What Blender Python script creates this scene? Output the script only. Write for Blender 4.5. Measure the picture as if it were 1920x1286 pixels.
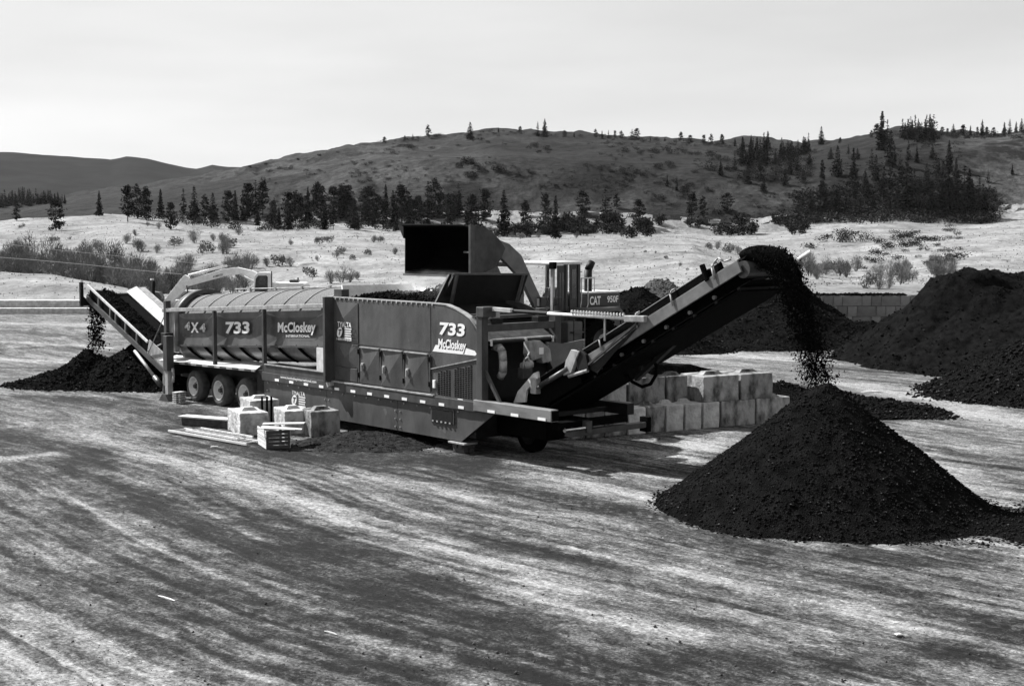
import bpy, bmesh, math, random
import numpy as np
from mathutils import Vector, Matrix

for o in list(bpy.data.objects):
    bpy.data.objects.remove(o, do_unlink=True)
SC = bpy.context.scene
COL = SC.collection

# ------------------------------------------------------------------ camera
F, CX, CY, H, Y0 = 2666.67, 960.0, 643.0, 6.1, 432.0
TH = math.atan((CY - Y0) / F)
CT, ST = math.cos(TH), math.sin(TH)
cam_d = bpy.data.cameras.new('camera')
cam = bpy.data.objects.new('camera', cam_d)
COL.objects.link(cam)
cam.location = (0, 0, H)
cam.rotation_euler = (math.pi / 2 - TH, 0, 0)
cam_d.sensor_width = 36.0
cam_d.lens = 36.0 * F / 1920.0
cam_d.clip_start = 0.3
cam_d.clip_end = 40000
SC.camera = cam

# ------------------------------------------------------------------ sky and sun (black-and-white picture: neutral light)
SUN_EL = math.radians(44)
SUN_AZ = math.atan2(-0.853, 0.522)          # clockwise from +Y
W = bpy.data.worlds.new('World')
SC.world = W
W.use_nodes = True
nt = W.node_tree
nn, ll = nt.nodes, nt.links
bg = nn['Background']
sky = nn.new('ShaderNodeTexSky')
sky.sky_type = 'NISHITA'
sky.sun_disc = False
sky.sun_elevation = SUN_EL
sky.sun_rotation = SUN_AZ
sky.altitude = 700
sky.air_density = 1.0
sky.dust_density = 1.6
bw = nn.new('ShaderNodeRGBToBW')
ll.new(sky.outputs[0], bw.inputs[0])
tc = nn.new('ShaderNodeTexCoord')
mp = nn.new('ShaderNodeMapping')
mp.inputs['Scale'].default_value = (1.5, 1.0, 9.0)
mp.inputs['Rotation'].default_value = (0.0, 0.06, 0.0)
ll.new(tc.outputs['Generated'], mp.inputs[0])
cn = nn.new('ShaderNodeTexNoise')
cn.inputs['Scale'].default_value = 2.3
cn.inputs['Detail'].default_value = 5
cn.inputs['Roughness'].default_value = 0.48
ll.new(mp.outputs[0], cn.inputs['Vector'])
cr = nn.new('ShaderNodeValToRGB')
cr.color_ramp.elements[0].position = 0.40
cr.color_ramp.elements[0].color = (1, 1, 1, 1)
cr.color_ramp.elements[1].position = 0.66
cr.color_ramp.elements[1].color = (0.89, 0.89, 0.89, 1)
ll.new(cn.outputs['Fac'], cr.inputs[0])
# thin high cloud veils the whole sky: blend of clear sky and an even veil, with soft cloud sheets
veil = nn.new('ShaderNodeMix')
veil.data_type = 'FLOAT'
veil.inputs[0].default_value = 0.65
veil.inputs[3].default_value = 4.4
ll.new(bw.outputs[0], veil.inputs[2])
mul = nn.new('ShaderNodeMath')
mul.operation = 'MULTIPLY'
ll.new(veil.outputs[0], mul.inputs[0])
ll.new(cr.outputs[0], mul.inputs[1])
ll.new(mul.outputs[0], bg.inputs['Color'])
bg.inputs['Strength'].default_value = 0.08

sd = bpy.data.lights.new('sun', 'SUN')
sd.energy = 5.0
sd.angle = math.radians(0.5)
sd.color = (1, 1, 1)
sun = bpy.data.objects.new('sun', sd)
COL.objects.link(sun)
TOSUN = Vector((math.sin(SUN_AZ) * math.cos(SUN_EL), math.cos(SUN_AZ) * math.cos(SUN_EL), math.sin(SUN_EL)))
sun.rotation_euler = TOSUN.to_track_quat('Z', 'Y').to_euler()
sun.location = (-40, 0, 40)

vs = SC.view_settings
vs.view_transform = 'Standard'
vs.look = 'None'
vs.gamma = 1.0
vs.exposure = 1.15
vs.use_curve_mapping = False
SC.cycles.max_bounces = 6
SC.cycles.volume_bounces = 1
SC.cycles.volume_step_rate = 2.0

# ------------------------------------------------------------------ measuring helpers
def ray(x, y):
    r = (x - CX) / F; u = (CY - y) / F
    return Vector((r, CT + u * ST, -ST + u * CT))
def gp(x, y, z=0.0):                       # point of the ground level seen at a spot of the photograph
    d = ray(x, y); t = (z - H) / d.z
    return Vector((d.x * t, d.y * t, z))
def at(x, y, depth):                       # point at a given distance ahead
    d = ray(x, y); t = depth / d.y
    return Vector((d.x * t, d.y * t, d.z * t + H))
ANG = math.radians(-48.94)                 # heading of the screening machine
U = Vector((math.cos(ANG), math.sin(ANG), 0))
N = Vector((-math.sin(ANG), math.cos(ANG), 0))
P0 = Vector((-10.386, 49.574, 0))
def S(x, y, off):                          # (u, z) on the machine's plane v = off
    d = ray(x, y); o = Vector((0, 0, H)); p = P0 + N * off
    t = (p - o).dot(N) / d.dot(N)
    q = o + d * t
    return ((q - P0).dot(U), q.z)
def E(x, y, u):                            # (v, z) on the machine's plane u = const
    d = ray(x, y); o = Vector((0, 0, H))
    t = (P0 + U * u - o).dot(U) / d.dot(U)
    q = o + d * t
    return ((q - P0).dot(N), q.z)
def ML(u, v, z=0.0):
    return P0 + U * u + N * v + Vector((0, 0, z))

# ------------------------------------------------------------------ noise
def _hash(ix, iy, seed):
    h = (ix.astype(np.int64) * 374761393 + iy.astype(np.int64) * 668265263 + seed * 974634777) & 0xFFFFFFFF
    h = ((h ^ (h >> 13)) * 1274126177) & 0xFFFFFFFF
    h = h ^ (h >> 16)
    return (h & 0xFFFFFF) / float(0xFFFFFF)
def vnoise(x, y, seed=0):
    x = np.asarray(x, float); y = np.asarray(y, float)
    ix = np.floor(x); iy = np.floor(y)
    fx = x - ix; fy = y - iy
    fx = fx * fx * (3 - 2 * fx); fy = fy * fy * (3 - 2 * fy)
    a = _hash(ix, iy, seed); b = _hash(ix + 1, iy, seed)
    c = _hash(ix, iy + 1, seed); d = _hash(ix + 1, iy + 1, seed)
    return (a * (1 - fx) + b * fx) * (1 - fy) + (c * (1 - fx) + d * fx) * fy
def fbm(x, y, seed=0, octv=4, gain=0.5):
    t = 0; a = 1.0; s = 0
    for k in range(octv):
        t = t + a * (vnoise(np.asarray(x) * 2 ** k, np.asarray(y) * 2 ** k, seed + k * 17) - 0.5)
        s += a; a *= gain
    return t / s * 2

# ------------------------------------------------------------------ materials
MATS = {}
def mat(name, c0, c1=None, scale=3.0, rough=0.7, metal=0.0, bump=0.0, bscale=25.0, detail=6.0, stretch=(1, 1, 1),
        speck=None, rnd=0.0, spec=0.5, lo=0.35, hi=0.65, trans=0.0):
    if name in MATS:
        return MATS[name]
    m = bpy.data.materials.new(name)
    m.use_nodes = True
    n, l = m.node_tree.nodes, m.node_tree.links
    b = n['Principled BSDF']
    b.inputs['Roughness'].default_value = rough
    b.inputs['Metallic'].default_value = metal
    b.inputs['Specular IOR Level'].default_value = spec
    t = n.new('ShaderNodeTexCoord')
    mpn = n.new('ShaderNodeMapping')
    mpn.inputs['Scale'].default_value = stretch
    l.new(t.outputs['Object'], mpn.inputs[0])
    ns = n.new('ShaderNodeTexNoise')
    ns.inputs['Scale'].default_value = scale
    ns.inputs['Detail'].default_value = detail
    ns.inputs['Roughness'].default_value = 0.6
    l.new(mpn.outputs[0], ns.inputs['Vector'])
    rp = n.new('ShaderNodeValToRGB')
    c1 = c0 if c1 is None else c1
    rp.color_ramp.elements[0].position = lo
    rp.color_ramp.elements[0].color = (c0, c0, c0, 1)
    rp.color_ramp.elements[1].position = hi
    rp.color_ramp.elements[1].color = (c1, c1, c1, 1)
    l.new(ns.outputs['Fac'], rp.inputs[0])
    col = rp.outputs[0]
    if speck:
        sv, sscale, sth = speck
        s2 = n.new('ShaderNodeTexNoise')
        s2.inputs['Scale'].default_value = sscale
        s2.inputs['Detail'].default_value = 2
        l.new(t.outputs['Object'], s2.inputs['Vector'])
        r2 = n.new('ShaderNodeValToRGB')
        r2.color_ramp.elements[0].position = sth
        r2.color_ramp.elements[0].color = (0, 0, 0, 1)
        r2.color_ramp.elements[1].position = sth + 0.05
        r2.color_ramp.elements[1].color = (1, 1, 1, 1)
        l.new(s2.outputs['Fac'], r2.inputs[0])
        mx = n.new('ShaderNodeMix'); mx.data_type = 'RGBA'
        l.new(r2.outputs[0], mx.inputs[0])
        l.new(col, mx.inputs[6])
        mx.inputs[7].default_value = (sv, sv, sv, 1)
        col = mx.outputs[2]
    if rnd:
        oi = n.new('ShaderNodeObjectInfo')
        mr = n.new('ShaderNodeMapRange')
        mr.inputs[3].default_value = 1 - rnd
        mr.inputs[4].default_value = 1 + rnd
        l.new(oi.outputs['Random'], mr.inputs[0])
        hm = n.new('ShaderNodeMix'); hm.data_type = 'RGBA'; hm.blend_type = 'MULTIPLY'
        hm.inputs[0].default_value = 1.0
        l.new(col, hm.inputs[6])
        l.new(mr.outputs[0], hm.inputs[7])
        col = hm.outputs[2]
    l.new(col, b.inputs['Base Color'])
    if bump:
        bn = n.new('ShaderNodeTexNoise')
        bn.inputs['Scale'].default_value = bscale
        bn.inputs['Detail'].default_value = 5
        l.new(t.outputs['Object'], bn.inputs['Vector'])
        bp = n.new('ShaderNodeBump')
        bp.inputs['Strength'].default_value = min(1.0, bump)
        bp.inputs['Distance'].default_value = 0.05 * max(1.0, bump)
        l.new(bn.outputs['Fac'], bp.inputs['Height'])
        l.new(bp.outputs[0], b.inputs['Normal'])
    MATS[name] = m
    return m

PAINT = mat('red paint weathered', 0.050, 0.100, scale=1.3, rough=0.34, stretch=(1.2, 1.2, 0.5), bump=0.35, bscale=1.6, spec=0.16, lo=.3, hi=.72, detail=4, speck=(0.11, 3.2, .68))
PAINT2 = mat('red frame paint', 0.04, 0.07, scale=3, rough=0.45, stretch=(1, 1, .5), spec=0.15)
PALE = mat('pale worn steel', 0.16, 0.34, scale=5, rough=0.55, stretch=(1, 1, .6), bump=0.08)
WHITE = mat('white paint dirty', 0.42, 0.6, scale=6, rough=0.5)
BRIGHTW = mat('white decal', 0.72, 0.8, scale=9, rough=0.4)
DARKST = mat('dark steel', 0.004, 0.009, scale=6, rough=0.6, spec=.2)
BLACK = mat('black rubber and deep shade', 0.002, 0.004, scale=9, rough=0.8, bump=0.1, bscale=40, spec=.02)  # rubber, and steel parts whose deep shade is put into the colour
GREYST = mat('grey steel', 0.035, 0.065, scale=6, rough=0.45, metal=0.3, bump=0.05)
DRUMM = mat('drum screen mesh', 0.05, 0.12, scale=26, rough=0.8, bump=0.6, bscale=60, detail=3)
DRUMS = mat('drum smooth plate', 0.09, 0.14, scale=5, rough=0.35, metal=0.4)
CHROME = mat('chrome rod', 0.35, 0.5, rough=0.18, metal=1.0)
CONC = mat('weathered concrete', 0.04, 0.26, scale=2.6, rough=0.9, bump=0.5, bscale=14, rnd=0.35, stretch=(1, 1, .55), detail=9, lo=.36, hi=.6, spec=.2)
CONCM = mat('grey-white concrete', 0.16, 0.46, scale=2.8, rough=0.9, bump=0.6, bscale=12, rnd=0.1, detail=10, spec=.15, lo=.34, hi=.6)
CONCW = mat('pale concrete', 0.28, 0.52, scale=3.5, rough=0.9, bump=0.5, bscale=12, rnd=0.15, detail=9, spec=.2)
WOOD = mat('weathered pale wood', 0.34, 0.55, scale=4, rough=0.85, stretch=(.4, 3, 6), bump=0.2, rnd=.2)
WOODD = mat('dark timber', 0.03, 0.07, scale=4, rough=0.9, stretch=(.4, 3, 6), bump=0.2)
COMP = mat('compost', 0.004, 0.0115, scale=3.0, rough=0.95, bump=1.6, bscale=34, speck=(0.055, 42.0, 0.70), detail=9, spec=0)
COMPC = mat('coarse compost', 0.003, 0.011, scale=5.0, rough=0.95, bump=2.0, bscale=22, speck=(0.05, 24.0, 0.68), detail=9, spec=0)
CHIPS = mat('wood chip mulch', 0.02, 0.06, scale=8.0, rough=0.95, bump=2.0, bscale=18, speck=(0.16, 18.0, 0.6), detail=9, spec=.15)
CRUMB = mat('compost crumb', 0.004, 0.012, scale=12, rough=0.95, rnd=0.3, spec=0)
CHIPP = mat('pale chip', 0.03, 0.09, scale=12, rough=0.9)
YEL = mat('yellow machine paint', 0.055, 0.085, scale=3, rough=0.5, bump=0.05)
YELL = mat('pale machine paint', 0.6, 0.75, scale=4, rough=0.5)
GLASSM = mat('window glass', 0.02, 0.05, scale=2, rough=0.06, spec=0.9)
TRUNK = mat('bark', 0.012, 0.025, scale=20, rough=0.95, spec=.1)
NEEDLE = mat('needle foliage', 0.009, 0.027, scale=.9, rough=0.8, rnd=0.4, spec=.03)
LEAFD = mat('dark brush foliage', 0.008, 0.018, scale=2, rough=0.85, rnd=0.4, spec=.12)
TWIG = mat('leafless twigs', 0.09, 0.19, scale=2, rough=0.9, rnd=0.35, spec=.1)

# ------------------------------------------------------------------ mesh builder
class MB:
    def __init__(s):
        s.v = []; s.f = []
    def add(s, vs_, fs):
        k = len(s.v)
        s.v.extend([tuple(p) for p in vs_])
        s.f.extend([tuple(i + k for i in q) for q in fs])
        return s
    def hexa(s, p):
        return s.add(p, [(0, 3, 2, 1), (4, 5, 6, 7), (0, 1, 5, 4), (1, 2, 6, 5), (2, 3, 7, 6), (3, 0, 4, 7)])
    def box(s, x0, x1, y0, y1, z0, z1):
        return s.hexa([(x0, y0, z0), (x1, y0, z0), (x1, y1, z0), (x0, y1, z0), (x0, y0, z1), (x1, y0, z1), (x1, y1, z1), (x0, y1, z1)])
    def prism(s, poly, y0, y1):            # polygon in (x, z) extruded along y
        n = len(poly)
        a = sum(poly[i][0] * poly[(i + 1) % n][1] - poly[(i + 1) % n][0] * poly[i][1] for i in range(n))
        if a < 0:
            poly = poly[::-1]
        vs_ = [(p[0], y0, p[1]) for p in poly] + [(p[0], y1, p[1]) for p in poly]
        fs = [tuple(range(n)), tuple(range(2 * n - 1, n - 1, -1))]
        fs += [((i + 1) % n, i, n + i, n + (i + 1) % n) for i in range(n)]
        return s.add(vs_, fs)
    def prismx(s, poly, x0, x1):           # polygon in (y, z) extruded along x
        n = len(poly)
        a = sum(poly[i][0] * poly[(i + 1) % n][1] - poly[(i + 1) % n][0] * poly[i][1] for i in range(n))
        if a < 0:
            poly = poly[::-1]
        vs_ = [(x0, p[0], p[1]) for p in poly] + [(x1, p[0], p[1]) for p in poly]
        fs = [tuple(range(n - 1, -1, -1)), tuple(range(n, 2 * n))]
        fs += [(i, (i + 1) % n, n + (i + 1) % n, n + i) for i in range(n)]
        return s.add(vs_, fs)
    def bar(s, p, q, w, h, up=(0, 0, 1)):
        p, q = Vector(p), Vector(q)
        d = (q - p).normalized()
        x = d.cross(Vector(up))
        if x.length < 1e-4:
            x = d.cross(Vector((0, 1, 0)))
        x.normalize(); y = x.cross(d).normalized()
        a, b = x * w / 2, y * h / 2
        return s.hexa([p - a - b, p + a - b, q + a - b, q - a - b, p - a + b, p + a + b, q + a + b, q - a + b])
    def tube(s, p, q, r, n=12, r2=None):
        p, q = Vector(p), Vector(q); r2 = r if r2 is None else r2
        d = (q - p).normalized()
        x = d.cross(Vector((0, 0, 1)))
        if x.length < 1e-3:
            x = d.cross(Vector((0, 1, 0)))
        x.normalize(); y = d.cross(x)
        vs_ = []
        for c, rr in ((p, r), (q, r2)):
            for i in range(n):
                t = 2 * math.pi * i / n
                vs_.append(c + x * rr * math.cos(t) + y * rr * math.sin(t))
        fs = [((i + 1) % n, i, n + i, n + (i + 1) % n) for i in range(n)]
        fs += [tuple(range(n)), tuple(range(2 * n - 1, n - 1, -1))]
        return s.add(vs_, fs)
    def path(s, pts, r, n=8):
        for a, b in zip(pts[:-1], pts[1:]):
            s.tube(a, b, r, n)
        return s
    def ring(s, c, axis, prof, n=28):      # prof: list of (axial, radius); revolve about the axis through c
        c = Vector(c); ax = Vector(axis).normalized()
        x = ax.cross(Vector((0, 0, 1)))
        if x.length < 1e-3:
            x = Vector((1, 0, 0))
        x.normalize(); y = ax.cross(x)
        vs_ = []; m = len(prof)
        for i in range(n):
            t = 2 * math.pi * i / n
            e = x * math.cos(t) + y * math.sin(t)
            for a, r in prof:
                vs_.append(c + ax * a + e * r)
        fs = []
        for i in range(n):
            j = (i + 1) % n
            for k in range(m - 1):
                fs.append((i * m + k, j * m + k, j * m + k + 1, i * m + k + 1))
        return s.add(vs_, fs)
    def octa(s, c, r, sx=1, sy=1, sz=1):
        x, y, z = c
        return s.add([(x + r * sx, y, z), (x - r * sx, y, z), (x, y + r * sy, z), (x, y - r * sy, z), (x, y, z + r * sz), (x, y, z - r * sz)],
                     [(0, 2, 4), (2, 1, 4), (1, 3, 4), (3, 0, 4), (2, 0, 5), (1, 2, 5), (3, 1, 5), (0, 3, 5)])
    def mesh(s, name, m, smooth=False):
        me = bpy.data.meshes.new(name)
        me.from_pydata([tuple(p) for p in s.v], [], s.f)
        me.materials.append(m)
        if smooth:
            me.polygons.foreach_set('use_smooth', [True] * len(me.polygons))
        me.update()
        return me
    def build(s, name, m, parent=None, smooth=False, bevel=0.0, kind=None, label=None):
        o = bpy.data.objects.new(name, s.mesh(name, m, smooth))
        COL.objects.link(o)
        if parent is not None:
            o.parent = parent
        if bevel:
            bm_ = o.modifiers.new('bevel', 'BEVEL')
            bm_.width = bevel; bm_.segments = 2; bm_.limit_method = 'ANGLE'; bm_.angle_limit = 0.7
        if smooth and bevel == 0.0:
            pass
        if kind:
            o['kind'] = kind
        if label:
            o['label'] = label
        return o

def fast_mesh(name, verts, faces, m, smooth=False):       # numpy arrays; faces all quads or all tris
    me = bpy.data.meshes.new(name)
    verts = np.asarray(verts, np.float32); faces = np.asarray(faces, np.int32)
    k = faces.shape[1]
    me.vertices.add(len(verts)); me.vertices.foreach_set('co', verts.ravel())
    me.loops.add(faces.size); me.loops.foreach_set('vertex_index', faces.ravel())
    me.polygons.add(len(faces))
    me.polygons.foreach_set('loop_start', np.arange(0, faces.size, k, dtype=np.int32))
    me.polygons.foreach_set('loop_total', np.full(len(faces), k, np.int32))
    if smooth:
        me.polygons.foreach_set('use_smooth', np.ones(len(faces), bool))
    if m:
        me.materials.append(m)
    me.update(calc_edges=True); me.validate()
    return me
def grid_faces(nr, nc):
    i = np.arange(nr - 1)[:, None] * nc + np.arange(nc - 1)[None, :]
    return np.stack([i, i + 1, i + nc + 1, i + nc], -1).reshape(-1, 4)
def link(name, me, parent=None):
    o = bpy.data.objects.new(name, me)
    COL.objects.link(o)
    if parent is not None:
        o.parent = parent
    return o
def empty(name, loc, rz=0.0):
    o = bpy.data.objects.new(name, None)
    o.empty_display_size = 0.3
    COL.objects.link(o)
    o.location = loc; o.rotation_euler = (0, 0, rz)
    return o
def tag(o, label, cat, group=None, kind=None):
    o['label'] = label; o['category'] = cat
    if group: o['group'] = group
    if kind: o['kind'] = kind
    return o
def struct(o):
    o['kind'] = 'structure'
    return o

FONT_CACHE = {}
def text_geo(s, bold=0.0):
    k = (s, bold)
    if k in FONT_CACHE:
        return FONT_CACHE[k]
    cu = bpy.data.curves.new('t', 'FONT')
    cu.body = s
    cu.resolution_u = 3
    cu.offset = bold
    ob = bpy.data.objects.new('t', cu)
    COL.objects.link(ob)
    dg = bpy.context.evaluated_depsgraph_get()
    me = bpy.data.meshes.new_from_object(ob.evaluated_get(dg))
    vv = [tuple(v.co) for v in me.vertices]; ff = [tuple(p.vertices) for p in me.polygons]
    bpy.data.objects.remove(ob, do_unlink=True)
    bpy.data.curves.remove(cu)
    bpy.data.meshes.remove(me)
    FONT_CACHE[k] = (vv, ff)
    return vv, ff
def lettering(s, fit, v, m, parent, name='lettering', slope=0.0, shear=0.0, bold=0.02, plane='uz'):
    vv, ff = text_geo(s, bold)
    xs = [p[0] for p in vv]; ys = [p[1] for p in vv]
    x0, x1, y0, y1 = min(xs), max(xs), min(ys), max(ys)
    u0, u1, z0, z1 = fit
    b = MB(); out = []
    for p in vv:
        a = (p[0] - x0) / (x1 - x0); t = (p[1] - y0) / (y1 - y0)
        u = u0 + a * (u1 - u0) + shear * (t - 0.5) * (z1 - z0)
        z = z0 + t * (z1 - z0) + slope * (u - u0)
        out.append((u, v, z) if plane == 'uz' else (v, u, z))
    b.add(out, ff)
    return b.build(name, m, parent)

# ================================================================== TERRAIN
KX = CT / F
def z_of_row(y, depth):
    t = (CY - y) / F
    return H + depth * (t * CT - ST) / (CT + t * ST)
def row_of(z, depth):
    h = np.asarray(z) - H
    return CY - F * (depth * ST + h * CT) / (depth * CT - h * ST)
def curve(pairs):
    xs = [p[0] for p in pairs]; ys = [p[1] for p in pairs]
    return lambda x: np.interp(x, xs, ys)
Y_B = curve([(-400, 500), (0, 503), (100, 509), (200, 526), (300, 547), (400, 553), (600, 549), (800, 545), (1000, 545), (1150, 540), (1300, 528), (1450, 532), (1600, 540), (1750, 528), (1920, 528), (2300, 520)])
Y_G = curve([(-400, 520), (0, 522), (100, 524), (200, 534), (300, 548), (400, 545), (600, 528), (800, 522), (1000, 518), (1150, 512), (1300, 500), (1450, 520), (1600, 530), (1750, 512), (1920, 508), (2300, 500)])
Y_M = curve([(-400, 472), (0, 476), (200, 478), (330, 474), (480, 464), (620, 470), (760, 474), (900, 474), (1000, 470), (1150, 459), (1300, 460), (1380, 485), (1450, 500), (1560, 507), (1650, 500), (1800, 482), (1920, 472), (2300, 460)])
Y_C = curve([(-400, 416), (0, 414), (100, 412), (200, 404), (260, 405), (330, 413), (420, 424), (520, 429), (620, 424), (760, 428), (900, 439), (1000, 443), (1150, 440), (1250, 441), (1330, 446), (1450, 437), (1560, 421), (1650, 415), (1800, 421), (1920, 414), (2300, 404)])
Y_H = curve([(-400, 420), (-100, 405), (0, 396), (150, 366), (300, 343), (470, 313), (560, 297), (700, 269), (780, 259), (850, 252), (930, 244), (1000, 248), (1060, 253), (1150, 257), (1250, 262), (1380, 272), (1460, 281), (1500, 281), (1530, 274), (1600, 260), (1650, 250), (1720, 247), (1800, 250), (1850, 251), (1920, 242), (2100, 225), (2300, 240)])
D_S = curve([(-400, 1500), (900, 1700), (1350, 1700), (1560, 1150), (1700, 1000), (2300, 900)])
Z_E = curve([(-400, -0.15), (1120, -0.15), (1260, 2.05), (2300, 2.3)])     # terrace edge at the back of the yard
D_E = curve([(-400, 104), (1000, 100), (1260, 88), (1400, 87), (2300, 86)])

def terrain_z(px, d):
    px = np.asarray(px, float); d = np.asarray(d, float)
    px, d = np.broadcast_arrays(px, d)
    ds = D_S(px); de = D_E(px)
    kd = [de, de + 12, 150 + 0 * d, 176 + 0 * d, 238 + 0 * d, 330 + 0 * d, 430 + 0 * d, 480 + 0 * d, 600 + 0 * d, ds, ds + 300, ds + 900]
    z_e2 = np.where(px > 1190, Z_E(px) + 0.15, 0.05)
    yc, ym, yh = Y_C(px), Y_M(px), Y_H(px)
    kz = [Z_E(px), z_e2, z_of_row(Y_B(px), 150), z_of_row(Y_G(px), 176), z_of_row(ym, 238), z_of_row(0.36 * ym + 0.64 * yc, 330), z_of_row(yc, 430),
          z_of_row(yc + 7, 480), z_of_row(np.minimum(yc + 5, yh + 30), 600), z_of_row(yh, ds), z_of_row(yh + 26, ds + 300), z_of_row(yh + 70, ds + 900)]
    z = np.zeros_like(d)
    for i in range(len(kd) - 1):
        m = (d >= kd[i]) & (d <= kd[i + 1])
        t = np.clip((d - kd[i]) / (kd[i + 1] - kd[i]), 0, 1)
        if i == 8:                                    # long hillside: works in rows so that it climbs evenly in view
            ya = row_of(kz[i], kd[i]); yb = row_of(kz[i + 1], kd[i + 1])
            yy = ya + (yb - ya) * (t ** 0.75)
            for (d0, wd, pc, pw, am, ti) in ((830, 55, 1240, 270, 12, .45), (1010, 60, 900, 230, 8, -.2), (1280, 80, 1160, 210, 8, .3), (900, 60, 640, 210, 6, .3), (1330, 90, 760, 230, 6, -.3), (740, 40, 1640, 150, 10, .2), (860, 45, 1850, 120, 8, -.2), (700, 40, 420, 220, 5, .3), (1480, 70, 980, 160, 6, .2)):
                yy = yy - am * np.exp(-((px - pc) / pw) ** 2) * np.exp(-((d - d0 - ti * (px - pc) - 25 * fbm(px / 60.0, px / 60.0 + d0, 5, 2)) / wd) ** 2) * np.clip(t * 8, 0, 1) * np.clip((1 - t) * 6, 0, 1)
            zz = z_of_row(yy, d)
        else:
            s = t * t * (3 - 2 * t) if i in (1, 2, 3, 5, 6, 7) else t
            zz = kz[i] + (kz[i + 1] - kz[i]) * s
        z = np.where(m, zz, z)
    z = np.where(d < kd[0], kz[0] - 1.5, z)
    X = (px - CX) * KX * d
    amp = np.clip((d - de - 4) / 60, 0, 1)
    z = z + amp * (0.95 * fbm(X / 26, d / 34, 5) + 0.22 * fbm(X / 8, d / 10, 6, 3) + 0.10 * fbm(X / 3.1, d / 3.1, 9, 3))
    far = np.clip((d - 300) / 700, 0, 1)
    edge = np.clip(np.abs(d - ds) / 160, 0.25, 1)
    z = z + far * edge * (15.0 * fbm(X / 210, d / 240, 21, 5) + 6.0 * (np.abs(fbm(X / 70, d / 110, 33, 4)) - .25))
    z = z + far * (2.0 * fbm(X / 26, d / 60, 41, 4) + 1.5 * fbm(X / 8, d / 18, 43, 3))
    return z

GRASS = bpy.data.materials.new('dry pale grass')
HILLM = bpy.data.materials.new('shaded hillside')  # hill grass darkened: shade on the slopes is put into its colour
def grass_mat(m, c_lo, c_hi, c_dark, sc, dark_pos, seed):
    m.use_nodes = True
    n, l = m.node_tree.nodes, m.node_tree.links
    b = n['Principled BSDF']; b.inputs['Roughness'].default_value = 0.95; b.inputs['Specular IOR Level'].default_value = 0.1
    t = n.new('ShaderNodeTexCoord')
    def noise(scale, stretch=(1, 1, 1), det=8, rough=.6):
        mp_ = n.new('ShaderNodeMapping'); mp_.inputs['Scale'].default_value = stretch; mp_.inputs['Location'].default_value = (seed, seed * 2, 0)
        l.new(t.outputs['Object'], mp_.inputs[0])
        q = n.new('ShaderNodeTexNoise'); q.inputs['Scale'].default_value = scale; q.inputs['Detail'].default_value = det; q.inputs['Roughness'].default_value = rough
        l.new(mp_.outputs[0], q.inputs['Vector']); return q.outputs['Fac']
    def ramp(f, p0, v0, p1, v1):
        r = n.new('ShaderNodeValToRGB'); e = r.color_ramp.elements
        e[0].position = p0; e[0].color = (v0, v0, v0, 1); e[1].position = p1; e[1].color = (v1, v1, v1, 1)
        l.new(f, r.inputs[0]); return r.outputs[0]
    def mixc(f, a, bb, mode='MIX'):
        x = n.new('ShaderNodeMix'); x.data_type = 'RGBA'; x.blend_type = mode
        if isinstance(f, float): x.inputs[0].default_value = f
        else: l.new(f, x.inputs[0])
        for s_, q in ((6, a), (7, bb)):
            if isinstance(q, float): x.inputs[s_].default_value = (q, q, q, 1)
            else: l.new(q, x.inputs[s_])
        return x.outputs[2]
    base = ramp(noise(sc, det=10, rough=.65), 0.36, c_lo, 0.62, c_hi)
    fine = ramp(noise(sc * 22, (1, .35, 1), det=5, rough=.7), 0.3, 0.42 if m is HILLM else .7, 0.7, 1.55 if m is HILLM else 1.2)
    fine = mixc(1.0, fine, ramp(noise(sc * 5, (1, .3, 1), det=6, rough=.7), .32, .6 if m is HILLM else .72, .68, 1.35 if m is HILLM else 1.2), 'MULTIPLY')
    base = mixc(1.0, base, fine, 'MULTIPLY')
    patch = ramp(noise(sc * 2.2, (1, .45, 1), det=9, rough=.7), dark_pos, 0.0, dark_pos + 0.08, 1.0)
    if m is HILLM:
        an = n.new('ShaderNodeAttribute'); an.attribute_name = 'lighter'
        base = mixc(1.0, base, ramp(an.outputs['Fac'], 0.0, 0.72, 1.0, 3.0), 'MULTIPLY')  # brightens slopes lying out of the cloud shade, darkens the others
    base = mixc(patch, base, c_dark)
    l.new(base, b.inputs['Base Color'])
    bp = n.new('ShaderNodeBump'); bp.inputs['Strength'].default_value = 0.9; bp.inputs['Distance'].default_value = 2.5 if m is HILLM else 0.6
    l.new(noise(sc * 9, det=6), bp.inputs['Height']); l.new(bp.outputs[0], b.inputs['Normal'])
grass_mat(GRASS, 0.14, 0.25, 0.075, 0.06, 0.585, 3.0)
grass_mat(HILLM, 0.0065, 0.021, 0.0045, 0.018, 0.52, 7.0)

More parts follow.
